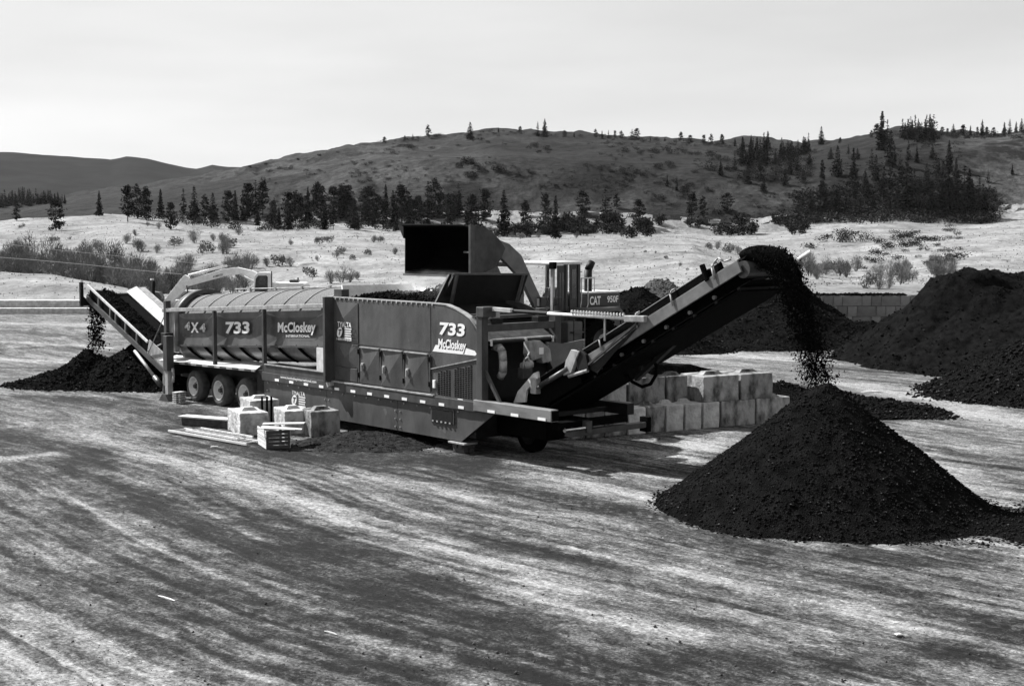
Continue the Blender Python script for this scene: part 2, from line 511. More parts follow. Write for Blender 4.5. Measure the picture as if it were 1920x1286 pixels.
def terrain_obj(name, d_list, m):
    px = np.concatenate([np.arange(-900, -60, 24), np.arange(-60, 1990, 4.0), np.arange(1990, 2840, 24)])
    dd = np.asarray(d_list)
    PX, DD = np.meshgrid(px, dd)
    if name == 'grassland':
        de = D_E(PX)
        DD = np.maximum(DD, de)
        Z = terrain_z(PX, DD)
        Z[0] -= 2.6
    else:
        Z = terrain_z(PX, DD)
    X = (PX - CX) * KX * DD
    v = np.stack([X, DD, Z], -1).reshape(-1, 3)
    me = fast_mesh(name, v, grid_faces(len(dd), len(px)), m, True)
    if name == 'hillside':            # painted light: slopes out of the cloud shade brightened, the rest darkened
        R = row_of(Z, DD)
        lighter = np.clip((PX - 1740) / 110, 0, 1) + np.exp(-((PX - 1420) / 120) ** 2 - ((R - 375) / 34) ** 2) + .8 * np.exp(-((PX - 1130) / 160) ** 2 - ((R - 385 + (PX - 1130) * .12) / 22) ** 2) + .7 * np.exp(-((PX - 640) / 260) ** 2 - ((R - 320) / 60) ** 2)
        lighter = np.clip(lighter + .45 * fbm(X / 120, DD / 200, 88, 4), 0, 1)
        at2 = me.attributes.new('lighter', 'FLOAT', 'POINT'); at2.data.foreach_set('value', lighter.astype(np.float32).ravel())
    return struct(link(name, me))
terrain_obj('grassland', np.concatenate([[86, 86.05], np.geomspace(88, 520, 190)]), GRASS)
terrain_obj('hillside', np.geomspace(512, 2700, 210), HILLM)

# far mountains
MTN = mat('far forested mountain', 0.013, 0.022, scale=0.008, rough=1.0, detail=10, spec=0.0, bump=0.0)
Y_F = curve([(-900, 262), (-400, 274), (0, 284), (100, 290), (190, 296), (212, 298), (240, 293), (280, 297), (320, 307), (350, 314), (372, 316), (400, 308), (425, 311), (460, 312), (560, 318), (700, 322), (2900, 330)])
px = np.arange(-900, 2840, 10.0); dd = np.linspace(3000, 6600, 46)
PX, DD = np.meshgrid(px, dd)
fr = np.interp(dd, [3000, 3600, 4200, 4800, 5200, 5600, 6600], [0, .25, .55, .86, 1.0, .9, .2])[:, None]
yy = 440 + (Y_F(PX) - 440) * fr
Z = z_of_row(yy, DD) + fr * (1 - 0.6 * (fr > .95)) * 42 * fbm((PX - CX) * KX * DD / 420.0, DD / 420.0, 77, 6)
v = np.stack([(PX - CX) * KX * DD, DD, Z], -1).reshape(-1, 3)
struct(link('mountain', fast_mesh('mountain', v, grid_faces(len(dd), len(px)), MTN, True)))

PCACHE = {}
def place(px_, py_):
    key = int(round(px_ / 5.0))
    if key not in PCACHE:
        pc_ = key * 5.0
        ds = np.geomspace(90, float(D_S(pc_)) + 5, 900)
        z = terrain_z(np.full_like(ds, pc_), ds)
        PCACHE[key] = (ds, z, row_of(z, ds))
    ds, z, r = PCACHE[key]
    i = np.where(r <= py_)[0]
    i = i[0] if len(i) else int(np.argmin(r))
    d = ds[i]
    return Vector(((px_ - CX) * KX * d, d, float(terrain_z(px_, d))))

# ================================================================== YARD GROUND
def seg_dist(X, Y, pts):
    best = np.full(X.shape, 1e9)
    for (ax, ay), (bx, by) in zip(pts[:-1], pts[1:]):
        vx, vy = bx - ax, by - ay
        t = np.clip(((X - ax) * vx + (Y - ay) * vy) / (vx * vx + vy * vy + 1e-9), 0, 1)
        best = np.minimum(best, np.hypot(X - ax - t * vx, Y - ay - t * vy))
    return best
az = np.concatenate([np.linspace(-180, -32, 24), np.linspace(-31, -24, 8), np.linspace(-22.0, 22.0, 740), np.linspace(24, 31, 8), np.linspace(32, 180, 24)])
rr = np.concatenate([np.linspace(1.5, 12.5, 8), np.geomspace(13.5, 126, 600)])
A_, R_ = np.meshgrid(np.radians(az), rr)
GX = R_ * np.sin(A_); GY = R_ * np.cos(A_)
su = GX * U.x + GY * U.y; sv = GX * N.x + GY * N.y
wob = 1.6 * fbm(su / 17, sv / 9, 101, 3)
tr = fbm(su / 14, (sv + wob) / 0.9, 55, 4)
GZ = 0.022 * tr + 0.018 * fbm(GX / 0.8, GY / 0.8, 57, 3) + 0.012 * fbm(GX / 0.23, GY / 0.23, 58, 2)
# dark compost stains and pale scraped lanes: polylines measured on the ground: (points, half width, value)
def gl(*pts):
    return [tuple(gp(*p)[:2]) for p in pts]
stains = [
    (gl((-60, 800), (130, 860), (330, 960), (560, 1060), (800, 1150), (1000, 1240), (1160, 1310)), 1.5, 0.75),
    (gl((-40, 900), (120, 975), (330, 1090), (560, 1190), (760, 1290)), 0.9, 0.45),
    (gl((-60, 1040), (200, 1150), (420, 1270)), 0.5, 0.4),
    (gl((480, 960), (700, 1040), (900, 1120), (1000, 1180)), 0.7, 0.55),
    (gl((560, 920), (760, 985), (960, 1030), (1200, 1060)), 0.5, 0.4),
    (gl((820, 880), (1000, 935), (1180, 960), (1420, 1030), (1640, 1095), (1930, 1180)), 0.7, 0.6),
    (gl((1250, 990), (1500, 1045), (1800, 1050)), 0.9, 0.5),
    (gl((1020, 1270), (1300, 1240), (1700, 1240), (1920, 1190)), 0.9, 0.6),
    (gl((1150, 1130), (1400, 1180), (1700, 1225)), 0.5, 0.35),
    (gl((330, 770), (420, 830), (560, 850), (760, 860), (880, 880)), 1.5, 0.8),
    (gl((640, 830), (780, 850), (870, 862)), 1.2, 0.8),
    (gl((60, 745), (180, 755), (300, 770), (430, 790)), 1.4, 0.55),
    (gl((0, 655), (120, 650), (260, 672)), 1.0, 0.4),
    (gl((0, 620), (160, 632), (300, 640)), 0.8, 0.3),
    (gl((0, 690), (100, 690)), 0.6, 0.4),
    (gl((1560, 690), (1680, 700), (1760, 695)), 1.2, 0.45),
    (gl((1450, 720), (1560, 735), (1700, 760)), 1.0, 0.5),
    (gl((1660, 790), (1770, 850), (1900, 880)), 0.5, 0.35),
    (gl((1500, 668), (1640, 670), (1730, 668)), 0.8, 0.3),
    (gl((1180, 690), (1300, 695), (1420, 708)), 1.0, 0.4),
]
pale = [
    (gl((380, 870), (560, 935), (760, 985), (860, 1020)), 0.6, 0.5),
    (gl((960, 1090), (1200, 1170), (1440, 1215), (1500, 1240)), 0.55, 0.45),
    (gl((1080, 1030), (1400, 1100), (1700, 1170), (1900, 1215)), 0.4, 0.5),
    (gl((-20, 862), (90, 852)), 0.5, 0.9),
    (gl((960, 870), (1120, 915), (1260, 945)), 0.6, 0.6),
    (gl((0, 1230), (180, 1290)), 1.1, 0.3),
    (gl((1640, 800), (1780, 900), (1920, 960)), 1.2, 0.4),
    (gl((1640, 730), (1800, 760), (1920, 800)), 1.5, 0.5),
    (gl((250, 850), (430, 890), (600, 935)), 0.5, 0.5),
    (gl((0, 606), (300, 612)), 1.6, 0.5), (gl((0, 672), (150, 680)), 0.8, 0.6), (gl((0, 640), (260, 655)), 0.7, 0.5), (gl((0, 790), (260, 840)), 0.8, 0.4),
    (gl((1300, 662), (1480, 672)), 2.0, 0.7), (gl((1560, 720), (1750, 735)), 1.0, 0.5), (gl((1250, 860), (1330, 830)), 1.0, 0.7), (gl((1560, 650), (1740, 655)), 1.5, 0.5),
]
ST_ = np.zeros_like(GX)
jit = 1.0 * fbm(su / 4.0, sv / 0.5, 203, 4) + 0.55 * fbm(GX / 0.3, GY / 0.3, 204, 3)
for pts, w, val in stains:
    ww = w * (1 + np.hypot(pts[0][0], pts[0][1]) * 0.0)
    d_ = seg_dist(GX, GY, pts) + jit * ww * 0.9
    ST_ = np.maximum(ST_, val * np.clip(1.25 - d_ / ww, 0, 1))
PL_ = np.zeros_like(GX)
for pts, w, val in pale:
    d_ = seg_dist(GX, GY, pts) + jit * w * 0.7
    PL_ = np.maximum(PL_, val * np.clip(1.2 - d_ / w, 0, 1))
# wheel lanes: hundreds of thin scrapes and ruts along the traffic direction, some with tread cleats
rng = np.random.default_rng(1234)
svp = (sv + 1.3 * fbm(su / 22, sv / 16, 7, 2) + .25 * fbm(su / 5, sv / 5, 8, 2)).ravel()
order = np.argsort(svp); ssv = svp[order]; ssu = su.ravel()[order]
rag = (0.9 * fbm(su / .9, sv / .16, 205, 3) + 0.6 * fbm(GX / .17, GY / .17, 206, 2)).ravel()[order]
acc = np.zeros(len(ssv)); rut = np.zeros(len(ssv))
def scrape(c, a0, a1, w, val, tread=False):
    i0, i1 = np.searchsorted(ssv, [c - 2.4 * w, c + 2.4 * w])
    if i1 <= i0: return
    q = ssv[i0:i1]; u_ = ssu[i0:i1]
    e_ = np.clip(np.minimum(u_ - a0, a1 - u_) / 1.6 + rag[i0:i1] * .5, 0, 1)
    m_ = np.clip(1.15 - np.abs(q - c) / w + rag[i0:i1] * .65, 0, 1) * e_
    if tread:
        m_ = m_ * np.where(np.sin(6.2832 * (u_ + 1.1 * np.abs(q - c)) / .30) > 0, 1.0, -.5)
    acc[i0:i1] += val * m_; rut[i0:i1] += -abs(val) * m_ * (.8 if not tread else .5 * np.sign(val))
for k in range(620):
    c = rng.uniform(5, 36) if k % 3 else rng.uniform(5, 62); a0 = rng.uniform(-75, 4) if k % 3 == 0 else rng.uniform(-40, 4); L_ = rng.uniform(2.0, 14)
    w = rng.uniform(.035, .20); val = rng.choice([-1, -1, 1]) * rng.uniform(.14, .42)
    scrape(c, a0, a0 + L_, w, val)
    if rng.random() < .5: scrape(c + rng.uniform(.5, 2.1), a0 + rng.uniform(-1, 1), a0 + L_, w, val)
for k in range(16):
    c = rng.uniform(8, 40); a0 = rng.uniform(-45, -4); scrape(c, a0, a0 + rng.uniform(3, 9), rng.uniform(.2, .34), rng.choice([-1, 1]) * .3, True)
S2 = np.zeros(len(ssv)); S2[order] = acc; S2 = np.clip(S2.reshape(GX.shape), -.6, .6)
R2 = np.zeros(len(ssv)); R2[order] = rut; GZ = GZ + .03 * np.clip(R2.reshape(GX.shape), -.8, .4)
mask = np.clip(0.5 + 0.38 * (PL_ - ST_) + .40 * S2, 0, 1)
GZ = np.where(R_ > 118, -0.1, GZ)
gme = fast_mesh('ground', np.stack([GX, GY, GZ], -1).reshape(-1, 3), grid_faces(len(rr), len(az))[:, ::-1], None, True)
at_ = gme.attributes.new('stain', 'FLOAT', 'POINT')
at_.data.foreach_set('value', mask.astype(np.float32).ravel())
ground = struct(link('ground', gme))
gm = bpy.data.materials.new('packed yard dirt')
gm.use_nodes = True
n, l = gm.node_tree.nodes, gm.node_tree.links
b = n['Principled BSDF']; b.inputs['Roughness'].default_value = 0.95; b.inputs['Specular IOR Level'].default_value = 0.15
t = n.new('ShaderNodeTexCoord')
rot = n.new('ShaderNodeMapping'); rot.inputs['Rotation'].default_value = (0, 0, -ANG)
l.new(t.outputs['Object'], rot.inputs[0])
# bend the lanes a little
wn = n.new('ShaderNodeTexNoise'); wn.inputs['Scale'].default_value = 0.05; wn.inputs['Detail'].default_value = 2
l.new(rot.outputs[0], wn.inputs['Vector'])
wm = n.new('ShaderNodeVectorMath'); wm.operation = 'MULTIPLY_ADD'
wm.inputs[1].default_value = (0, 9.0, 0)
l.new(wn.outputs['Color'], wm.inputs[0]); l.new(rot.outputs[0], wm.inputs[2])
def gnoise(stretch, scale, det=8, rough=.6, src=None):
    mp_ = n.new('ShaderNodeMapping'); mp_.inputs['Scale'].default_value = stretch
    l.new((src or wm).outputs[0], mp_.inputs[0])
    q = n.new('ShaderNodeTexNoise'); q.inputs['Scale'].default_value = scale; q.inputs['Detail'].default_value = det; q.inputs['Roughness'].default_value = rough
    l.new(mp_.outputs[0], q.inputs['Vector']); return q.outputs['Fac']
def mth(op, a, bb, cl=False):
    x = n.new('ShaderNodeMath'); x.operation = op; x.use_clamp = cl
    for k, q in ((0, a), (1, bb)):
        if isinstance(q, (int, float)): x.inputs[k].default_value = q
        else: l.new(q, x.inputs[k])
    return x.outputs[0]
s1 = gnoise((0.10, 1.0, 1), 0.55, 9, .62)
s2 = gnoise((0.13, 1.0, 1), 2.6, 9, .7)
s6 = gnoise((0.16, 1.0, 1), 7.0, 6, .65)
s3 = gnoise((0.45, 1.0, 1), 1.1, 9, .68)
s4 = gnoise((.75, 1, 1), 5.0, 9, .78, rot)
s5 = gnoise((1, 1, 1), 17.0, 3, .8, rot)
an = n.new('ShaderNodeAttribute'); an.attribute_name = 'stain'
v_ = mth('ADD', mth('MULTIPLY', mth('SUBTRACT', s1, 0.5), 0.5), mth('MULTIPLY', mth('SUBTRACT', s2, 0.5), 1.15))
v_ = mth('ADD', v_, mth('MULTIPLY', mth('SUBTRACT', s6, 0.5), 0.4))
v_ = mth('ADD', v_, mth('MULTIPLY', mth('SUBTRACT', s3, 0.5), 1.3))
v_ = mth('ADD', v_, mth('MULTIPLY', mth('SUBTRACT', s4, 0.5), 1.5))
v_ = mth('ADD', v_, mth('MULTIPLY', mth('SUBTRACT', s5, 0.5), 1.3))
v_ = mth('ADD', v_, mth('MULTIPLY', mth('SUBTRACT', an.outputs['Fac'], 0.5), 1.55))
v_ = mth('ADD', v_, 0.60)
rp = n.new('ShaderNodeValToRGB'); e = rp.color_ramp.elements
e[0].position = 0.02; e[0].color = (0.007, 0.007, 0.007, 1)
e[1].position = 1.0; e[1].color = (0.25, 0.25, 0.25, 1)
for p_, c_ in ((0.25, 0.021), (0.5, 0.066), (0.72, 0.14)):
    q = e.new(p_); q.color = (c_, c_, c_, 1)
l.new(v_, rp.inputs[0])
g1 = gnoise((1, 1, 1), 14.0, 2, .6, rot)
g2 = gnoise((.6, 1, 1), 6.0, 4, .7, rot)
gr = mth('MULTIPLY', mth('ADD', mth('MULTIPLY', mth('SUBTRACT', g1, 0.5), 2.0), 1.0), mth('ADD', mth('MULTIPLY', mth('SUBTRACT', g2, 0.5), 1.9), 1.0))
gr = mth('MAXIMUM', gr, 0.25)
gx = n.new('ShaderNodeMix'); gx.data_type = 'RGBA'; gx.blend_type = 'MULTIPLY'; gx.inputs[0].default_value = 1.0
l.new(rp.outputs[0], gx.inputs[6]); l.new(gr, gx.inputs[7])
l.new(gx.outputs[2], b.inputs['Base Color'])
bp = n.new('ShaderNodeBump'); bp.inputs['Strength'].default_value = 0.9; bp.inputs['Distance'].default_value = 0.05
hb = mth('ADD', mth('MULTIPLY', s4, 0.8), mth('ADD', mth('MULTIPLY', s5, 0.25), mth('MULTIPLY', s2, 0.7)))
l.new(hb, bp.inputs['Height']); l.new(bp.outputs[0], b.inputs['Normal'])
gme.materials.append(gm)

# ================================================================== HEAPS
def pieces_mesh(name, pts, sizes, m, rng, flat=0.6):
    vs_, fs_ = [], []
    base = np.array([(1, 0, 0), (-1, 0, 0), (0, 1, 0), (0, -1, 0), (0, 0, 1), (0, 0, -1)], float)
    tri = np.array([(0, 2, 4), (2, 1, 4), (1, 3, 4), (3, 0, 4), (2, 0, 5), (1, 2, 5), (3, 1, 5), (0, 3, 5)])
    k = len(pts)
    sc_ = rng.uniform(0.45, 1.5, (k, 1, 3)) * np.asarray(sizes)[:, None, None]
    sc_[:, :, 2] *= flat
    vv = base[None] * sc_ + rng.normal(0, 0.15, (k, 6, 3)) * np.asarray(sizes)[:, None, None]
    th = rng.uniform(0, 6.283, k)
    c_, s_ = np.cos(th)[:, None], np.sin(th)[:, None]
    x, y = vv[:, :, 0].copy(), vv[:, :, 1].copy()
    vv[:, :, 0] = x * c_ - y * s_; vv[:, :, 1] = x * s_ + y * c_
    vv += np.asarray(pts)[:, None, :]
    ff = tri[None] + (np.arange(k) * 6)[:, None, None]
    return fast_mesh(name, vv.reshape(-1, 3), ff.reshape(-1, 3), m)

def heap(name, cones, m, cell, label, rough=0.06, lump=0.12, seed=1, crumbs=0, csize=(0.02, 0.06), cmat=None, chips=0, plateau=None, group=None, lumpscale=1.0):
    x0 = min(c[0] - c[2] * 1.25 for c in cones); x1 = max(c[0] + c[2] * 1.25 for c in cones)
    y0 = min(c[1] - c[2] * 1.25 for c in cones); y1 = max(c[1] + c[2] * 1.25 for c in cones)
    nx = int((x1 - x0) / cell); ny = int((y1 - y0) / cell)
    X, Y = np.meshgrid(np.linspace(x0, x1, nx), np.linspace(y0, y1, ny))
    def height(X, Y):
        wx = X + lump * 2 * fbm(X / (1.3 * lumpscale), Y / (1.3 * lumpscale), seed + 3, 3)
        wy = Y + lump * 2 * fbm(X / (1.3 * lumpscale), Y / (1.3 * lumpscale), seed + 8, 3)
        Z = np.full(X.shape, -1.0)
        for c in cones:
            cx, cy, R, h = c[:4]
            asp = c[4] if len(c) > 4 else 1.0
            q = np.hypot(wx - cx, (wy - cy) * asp) / R
            zz = h * (1 - np.sqrt(q * q + 0.0025) + 0.05)
            zz = np.where(zz < 0.10 * h, zz * 0.8 + 0.02 * h, zz)       # toe flattens out
            k = 0.25
            Z = np.where(np.abs(Z - zz) < k, np.maximum(Z, zz) + (k - np.abs(Z - zz)) ** 2 / (4 * k), np.maximum(Z, zz))
        if plateau:
            Z = np.where(Z > plateau, plateau + (Z - plateau) * .18 + .35 * fbm(X / 2.2, Y / 2.2, seed + 70, 3), Z)
        Z = Z + lump * fbm(X / (0.9 * lumpscale), Y / (0.9 * lumpscale), seed, 3) * np.clip(Z * 2, 0.1, 1) + rough * fbm(X / 0.22, Y / 0.22, seed + 5, 3) * np.clip(Z * 4 + .4, 0.1, 1)
        return Z
    Z = height(X, Y)
    v = np.stack([X, Y, Z], -1).reshape(-1, 3)
    f = grid_faces(ny, nx)
    keep = (v[f][:, :, 2].max(1) > -0.06)
    f = f[keep]
    used = np.unique(f); remap = np.full(len(v), -1); remap[used] = np.arange(len(used))
    v = v[used]; f = remap[f]
    cx = float(cones[0][0]); cy = float(cones[0][1])
    v = v - np.array([cx, cy, 0])
    o = link(name, fast_mesh(name, v, f, m, True))
    o.location = (cx, cy, 0)
    tag(o, label, 'pile', group)
    rng = np.random.default_rng(seed)
    if crumbs:
        px_ = rng.uniform(x0, x1, crumbs * 3); py_ = rng.uniform(y0, y1, crumbs * 3)
        z_ = height(px_, py_)
        ok = (z_ > -0.10 * (.3 + rng.random(len(z_)) ** 2 * 1.5))
        px_, py_, z_ = px_[ok][:crumbs], py_[ok][:crumbs], z_[ok][:crumbs]
        sz = rng.uniform(*csize, len(px_)) * rng.uniform(.5, 1.3, len(px_))
        p = np.stack([px_ - cx, py_ - cy, np.maximum(z_, 0.0) + sz * .3], -1)
        c = link('crumbs', pieces_mesh('crumbs', p, sz, cmat or CRUMB, rng), o)
        c['kind'] = 'stuff'
        if chips:
            c = link('pale_chips', pieces_mesh('pale_chips', p[:chips] + np.array([0.03, 0.02, 0.01]), sz[:chips] * 0.8, CHIPP, rng, .4), o)
            c['kind'] = 'stuff'
    return o

heap('compost_pile', [(6.92, 31.15, 3.48, 2.74), (10.6, 28.9, 1.2, 0.18), (12.4, 28.6, 1.5, 0.22)], COMP, 0.055, 'tall black cone of fresh compost under the raised conveyor head', rough=0.035, lump=0.05, seed=11, crumbs=17000, csize=(0.012, 0.04), chips=900)
heap('compost_pile', [(-16.9, 56.6, 1.9, 1.35), (-14.6, 56.6, 3.0, 1.75), (-13.2, 57.2, 2.8, 1.6), (-17.3, 56.4, 2.5, 0.8, 1.2)], COMPC, 0.09, 'low dark ridge of oversize compost under the left tail conveyor', rough=0.09, lump=0.13, seed=23, crumbs=5000, csize=(0.02, 0.08), cmat=CRUMB, chips=200)
heap('compost_pile', [(23.9, 67.5, 8.0, 5.4), (21.4, 67.0, 5.0, 4.9), (25.5, 66, 8.5, 4.8), (22.0, 63.0, 5.4, 2.1), (31, 66, 9, 4.6), (27, 61, 6, 2.2)], COMP, 0.16, 'largest black compost heap, right of the far block wall', rough=0.15, lump=0.42, seed=31, crumbs=5000, csize=(0.03, 0.08), chips=180, lumpscale=1.8, plateau=3.75)
heap('compost_pile', [(21.6, 53.0, 5.6, 3.1), (17.6, 52.2, 2.2, 0.6)], COMPC, 0.1, 'coarse chip-flecked heap cut off by the right picture edge', rough=0.10, lump=0.12, seed=37, crumbs=7000, csize=(0.03, 0.09), chips=900)
heap('compost_pile', [(11.3, 49.4, 1.8, 0.6), (12.2, 48.2, 1.7, 0.42), (13.1, 48.0, 1.3, 0.22), (9.6, 50.2, 2.3, 0.7), (12.4, 46.8, 1.0, 0.14)], COMPC, 0.07, 'low scattered heap of debris behind the tall cone', rough=0.10, lump=0.14, seed=41, crumbs=4000, csize=(0.02, 0.08), chips=250)
heap('compost_pile', [(14.0, 79, 6.8, 3.1), (16.6, 80.0, 3.6, 2.9), (11.0, 78, 5.5, 2.3), (19.6, 78, 4.5, 1.2), (8.3, 72.6, 2.9, 1.3)], COMPC, 0.15, 'wide dark heap behind the raised conveyor', rough=0.10, lump=0.25, seed=47, crumbs=6000, csize=(0.03, 0.09), chips=700, lumpscale=1.6)
heap('mulch_pile', [(9.6, 92, 5.4, 3.0), (12.4, 93, 5.0, 2.7)], CHIPS, 0.15, 'pale grey wood chip heap behind the wheel loader', rough=0.14, lump=0.2, seed=53, crumbs=4000, csize=(0.04, 0.1), cmat=CHIPP)
heap('compost_pile', [(7.4, 84, 5.0, 2.75), (4.6, 85, 4.6, 2.6), (9.6, 80, 3.5, 1.5)], COMPC, 0.15, 'dark heap directly behind the loader engine hood', rough=0.12, lump=0.2, seed=59, crumbs=2500, csize=(0.03, 0.09), chips=160)
heap('soil_pile', [(-4.5, 40.9, 1.5, 0.34), (-3.5, 40.5, 1.3, 0.2)], mat('dusty soil', .008, .035, scale=6, rough=.95, bump=1.0, bscale=20, spec=0, detail=9), 0.06, 'small low soil heap against the machine skirt beside the blocks', rough=0.05, lump=0.06, seed=61, crumbs=500, csize=(0.01, 0.03))
heap('compost_pile', [(5.0, 48.6, 2.3, 1.0), (6.6, 49.2, 2.3, 1.0), (3.4, 47.6, 2.0, 0.9), (8.6, 49.6, 2.2, 0.95)], COMPC, 0.09, 'dark spill of compost behind the stacked concrete block wall', rough=0.09, lump=0.1, seed=67, crumbs=1500, csize=(0.02, 0.06))

# ================================================================== TROMMEL SCREEN
T = empty('trommel_screen', P0, ANG)
tag(T, 'long dark-painted trommel screening machine numbered 733 with three wheels and conveyors', 'screening machine')
VS, VB, VW, VPN, VPO = -0.30, -0.38, -0.28, -0.12, -0.52      # skirt, beam, housing wall, drum panel, post planes
DR_S = 0.056                                               # the drum frame climbs towards the hopper

# --- skirt panels
zt, zb = 1.20, 0.31
def skirt(u0, u1, poly=None):
    return MB().prism(poly or [(u0, zb), (u1, zb), (u1, zt), (u0, zt)], VS, VS + 0.03).build('skirt_panel', PAINT, T)
sk0 = skirt(3.72, 7.42)
skirt(7.44, 11.1)
sk2 = MB().prism([(11.12, zb), (14.03, zb), (15.42, zt), (11.12, zt)], VS, VS + 0.03).build('skirt_panel', PAINT, T)
MB().box(3.72, 14.6, VS + 0.05, 2.3, 0.45, 1.2).build('chassis_core', DARKST, T)
# inspection hatch on the skirt
ha = [S(809, 763, VS), S(853, 769, VS), S(853, 796, VS), S(809, 790, VS)]
h = MB().prism(ha, VS - 0.035, VS + 0.0).build('hatch', PAINT2, sk2, bevel=0.008)
hi_ = [((p[0] * .86 + .14 * (ha[0][0] + ha[2][0]) / 2), (p[1] * .82 + .18 * (ha[0][1] + ha[2][1]) / 2)) for p in ha]
MB().prism(hi_, VS - 0.045, VS - 0.036).build('hatch_plate', DARKST, sk2)
b = MB()
for k in range(5):
    b.box(ha[3][0] + .1 + k * .19, ha[3][0] + .17 + k * .19, VS - .06, VS - .036, ha[3][1] + .02, ha[3][1] + .06)
b.build('hatch_clip', PALE, sk2)
# --- chassis beam; pale strip paints the light caught on its top ledge
MB().box(3.72, 14.72, VB, VB + 0.26, 1.20, 1.47).build('chassis_beam', PAINT2, T, bevel=0.012)
MB().box(7.6, 12.9, VB - .02, VB + 0.10, 1.472, 1.51).build('lit_ledge', PALE, T)
for i, u in enumerate(np.arange(4.55, 14.6, 0.86)):
    MB().box(u, u + 0.24, VB - 0.012, VB, 1.235, 1.31).build('reflector', BRIGHTW, T)
b = MB()
for u in np.arange(4.0, 14.0, 0.62):
    b.ring((u, VS, 1.13), (0, 1, 0), [(-.03, 0.0), (-.03, 0.028), (0, 0.028)], 6)
for u in (3.95, 7.32, 7.54, 11.0, 11.24):
    for z in (.42, .65, .88):
        b.ring((u, VS, z), (0, 1, 0), [(-.025, 0.0), (-.025, 0.022), (0, 0.022)], 6)
b.build('skirt_bolts', PALE, T, kind='stuff')
# --- front deck (feed end)
u0, u1 = 14.74, 17.85
MB().box(u0, u1, -0.46, -0.2, 1.24, 1.55).build('deck_beam', mat('worn deck paint', .10, .17, scale=3, rough=.5, stretch=(.5, 1, 1.5), bump=.06), T, bevel=0.02, label='pale worn deck beam with reflectors')
for u in (15.35, 16.3, 17.35):
    MB().box(u, u + .3, -0.472, -0.46, 1.26, 1.33).build('reflector', BRIGHTW, T)
MB().box(u1, u1 + .03, -0.44, -0.22, 1.27, 1.52).build('tail_lamp', BLACK, T)
MB().box(14.9, u1, 2.3, 2.55, 1.2, 1.5).build('deck_beam', DARKST, T)
MB().box(u1 - .3, u1 + .02, -0.2, 2.3, 1.02, 1.2).build('cross_beam', BLACK, T)
MB().box(u1 - .1, u1 + .14, 0.1, 2.9, .82, .97).build('bumper_bar', PAINT2, T, bevel=.02)
MB().box(u1 - .12, u1 + .16, 2.9, 3.05, .7, 1.1).build('bumper_end', BLACK, T)
MB().tube((u1 + .12, -.1, 1.02), (u1 + .12, .75, 1.02), .06, 10).build('hydraulic_ram', CHROME, T)
MB().box(u1 + .02, u1 + .2, .62, .8, .9, 1.2).build('ram_bracket', GREYST, T)
b = MB()
for u in (15.2, 16.1, 17.0):
    b.box(u, u + .16, -.2, 2.3, 1.25, 1.36)
b.build('deck_joist', DARKST, T, kind=None)
MB().box(14.3, 16.6, .5, 2.2, .55, 1.0).build('fifth_wheel_plate', BLACK, T)  # blackened: the shadow under the deck is put into its colour
# wheels under the feed end, deep shade put into the dark rim
def wheel(u, v0, r, w, name='wheel', rimr=.56, mt=BLACK, rm=PALE, outward=-1, parent=T, z=None):
    z = r if z is None else z
    a = 1 if outward < 0 else -1
    t_ = MB().ring((u, v0, z), (0, a, 0), [(.02, r * rimr), (-.0, r * .66), (.0, r * .86), (.05, r * .97), (.08, r), (w - .08, r), (w - .05, r * .97), (w, r * .86), (w, r * rimr)], 36).build(name, mt, parent, True)
    return t_
for u in (15.2,):
    w_ = wheel(u, 1.1, .5, .38, parent=T)
    MB().ring((u, 1.1, .5), (0, 1, 0), [(.1, 0), (.1, .2), (.03, .27), (.02, .29)], 28).build('rim', DARKST, w_, True)
# --- crib under the skirt
cr_ = gp(853, 852)
cu, cv = (cr_ - P0).dot(U), (cr_ - P0).dot(N)
crib = empty('timber_crib', ML(13.9, -0.2, 0), ANG)
tag(crib, 'stack of timber blocks propping the machine skirt corner', 'timber stack')
for k in range(2):
    MB().box(-.24, .24, -.09 + k * .2, .09 + k * .2 - .02, 0.0, .12).build('timber', WOODD, crib, bevel=.01)
for k in range(2):
    MB().box(-.22 + k * .26, -.04 + k * .26, -.14, .34, 0.122, .23).build('timber', WOODD, crib, bevel=.01)
MB().box(-.36, .36, -.18, .3, .232, .285).build('plate', PALE, crib, bevel=.01)

# --- engine housing
def SW(x, y, o=VW):
    return S(x, y, o)
top_l = SW(622, 558); top_r = SW(815, 570)
zT = 4.05
arc = [(12.84, zT), (13.35, 4.03), (13.75, 3.94), (14.12, 3.82), (14.40, 3.70), (14.62, 3.53), (14.78, 3.34), (14.84, 3.15)]
body = [(7.45, 1.47)] + [(7.45, zT)] + arc + [(14.84, 1.47)]
HS = MB().prism(body, VW, VW + 0.06).build('engine_housing', PAINT, T)
MB().prism([(7.5, 1.3), (7.5, 3.2), (12.2, 3.2), (12.2, 2.95), (14.2, 2.95), (14.2, 1.3)], VW + .08, 2.3).build('housing_core', DARKST, T)
MB().prism(body, 2.42, 2.48).build('far_housing_wall', PAINT2, T)
# curved top flange
b = MB()
pts = [(7.45, zT)] + arc
for (a0, z0), (a1, z1) in zip(pts[:-1], pts[1:]):
    b.hexa([(a0, VW - .02, z0), (a1, VW - .02, z1), (a1, VW + .16, z1), (a0, VW + .16, z0), (a0, VW - .02, z0 + .03), (a1, VW - .02, z1 + .03), (a1, VW + .16, z1 + .03), (a0, VW + .16, z0 + .03)])
b.build('top_flange', PALE, T)
b = MB()
for i in range(26):
    k = 7.7 + i * .24
    b.box(k, k + .05, VW - .035, VW - .02, zT - .05, zT - .0) if k < 12.8 else None
b.build('flange_bolts', PALE, T, kind='stuff')

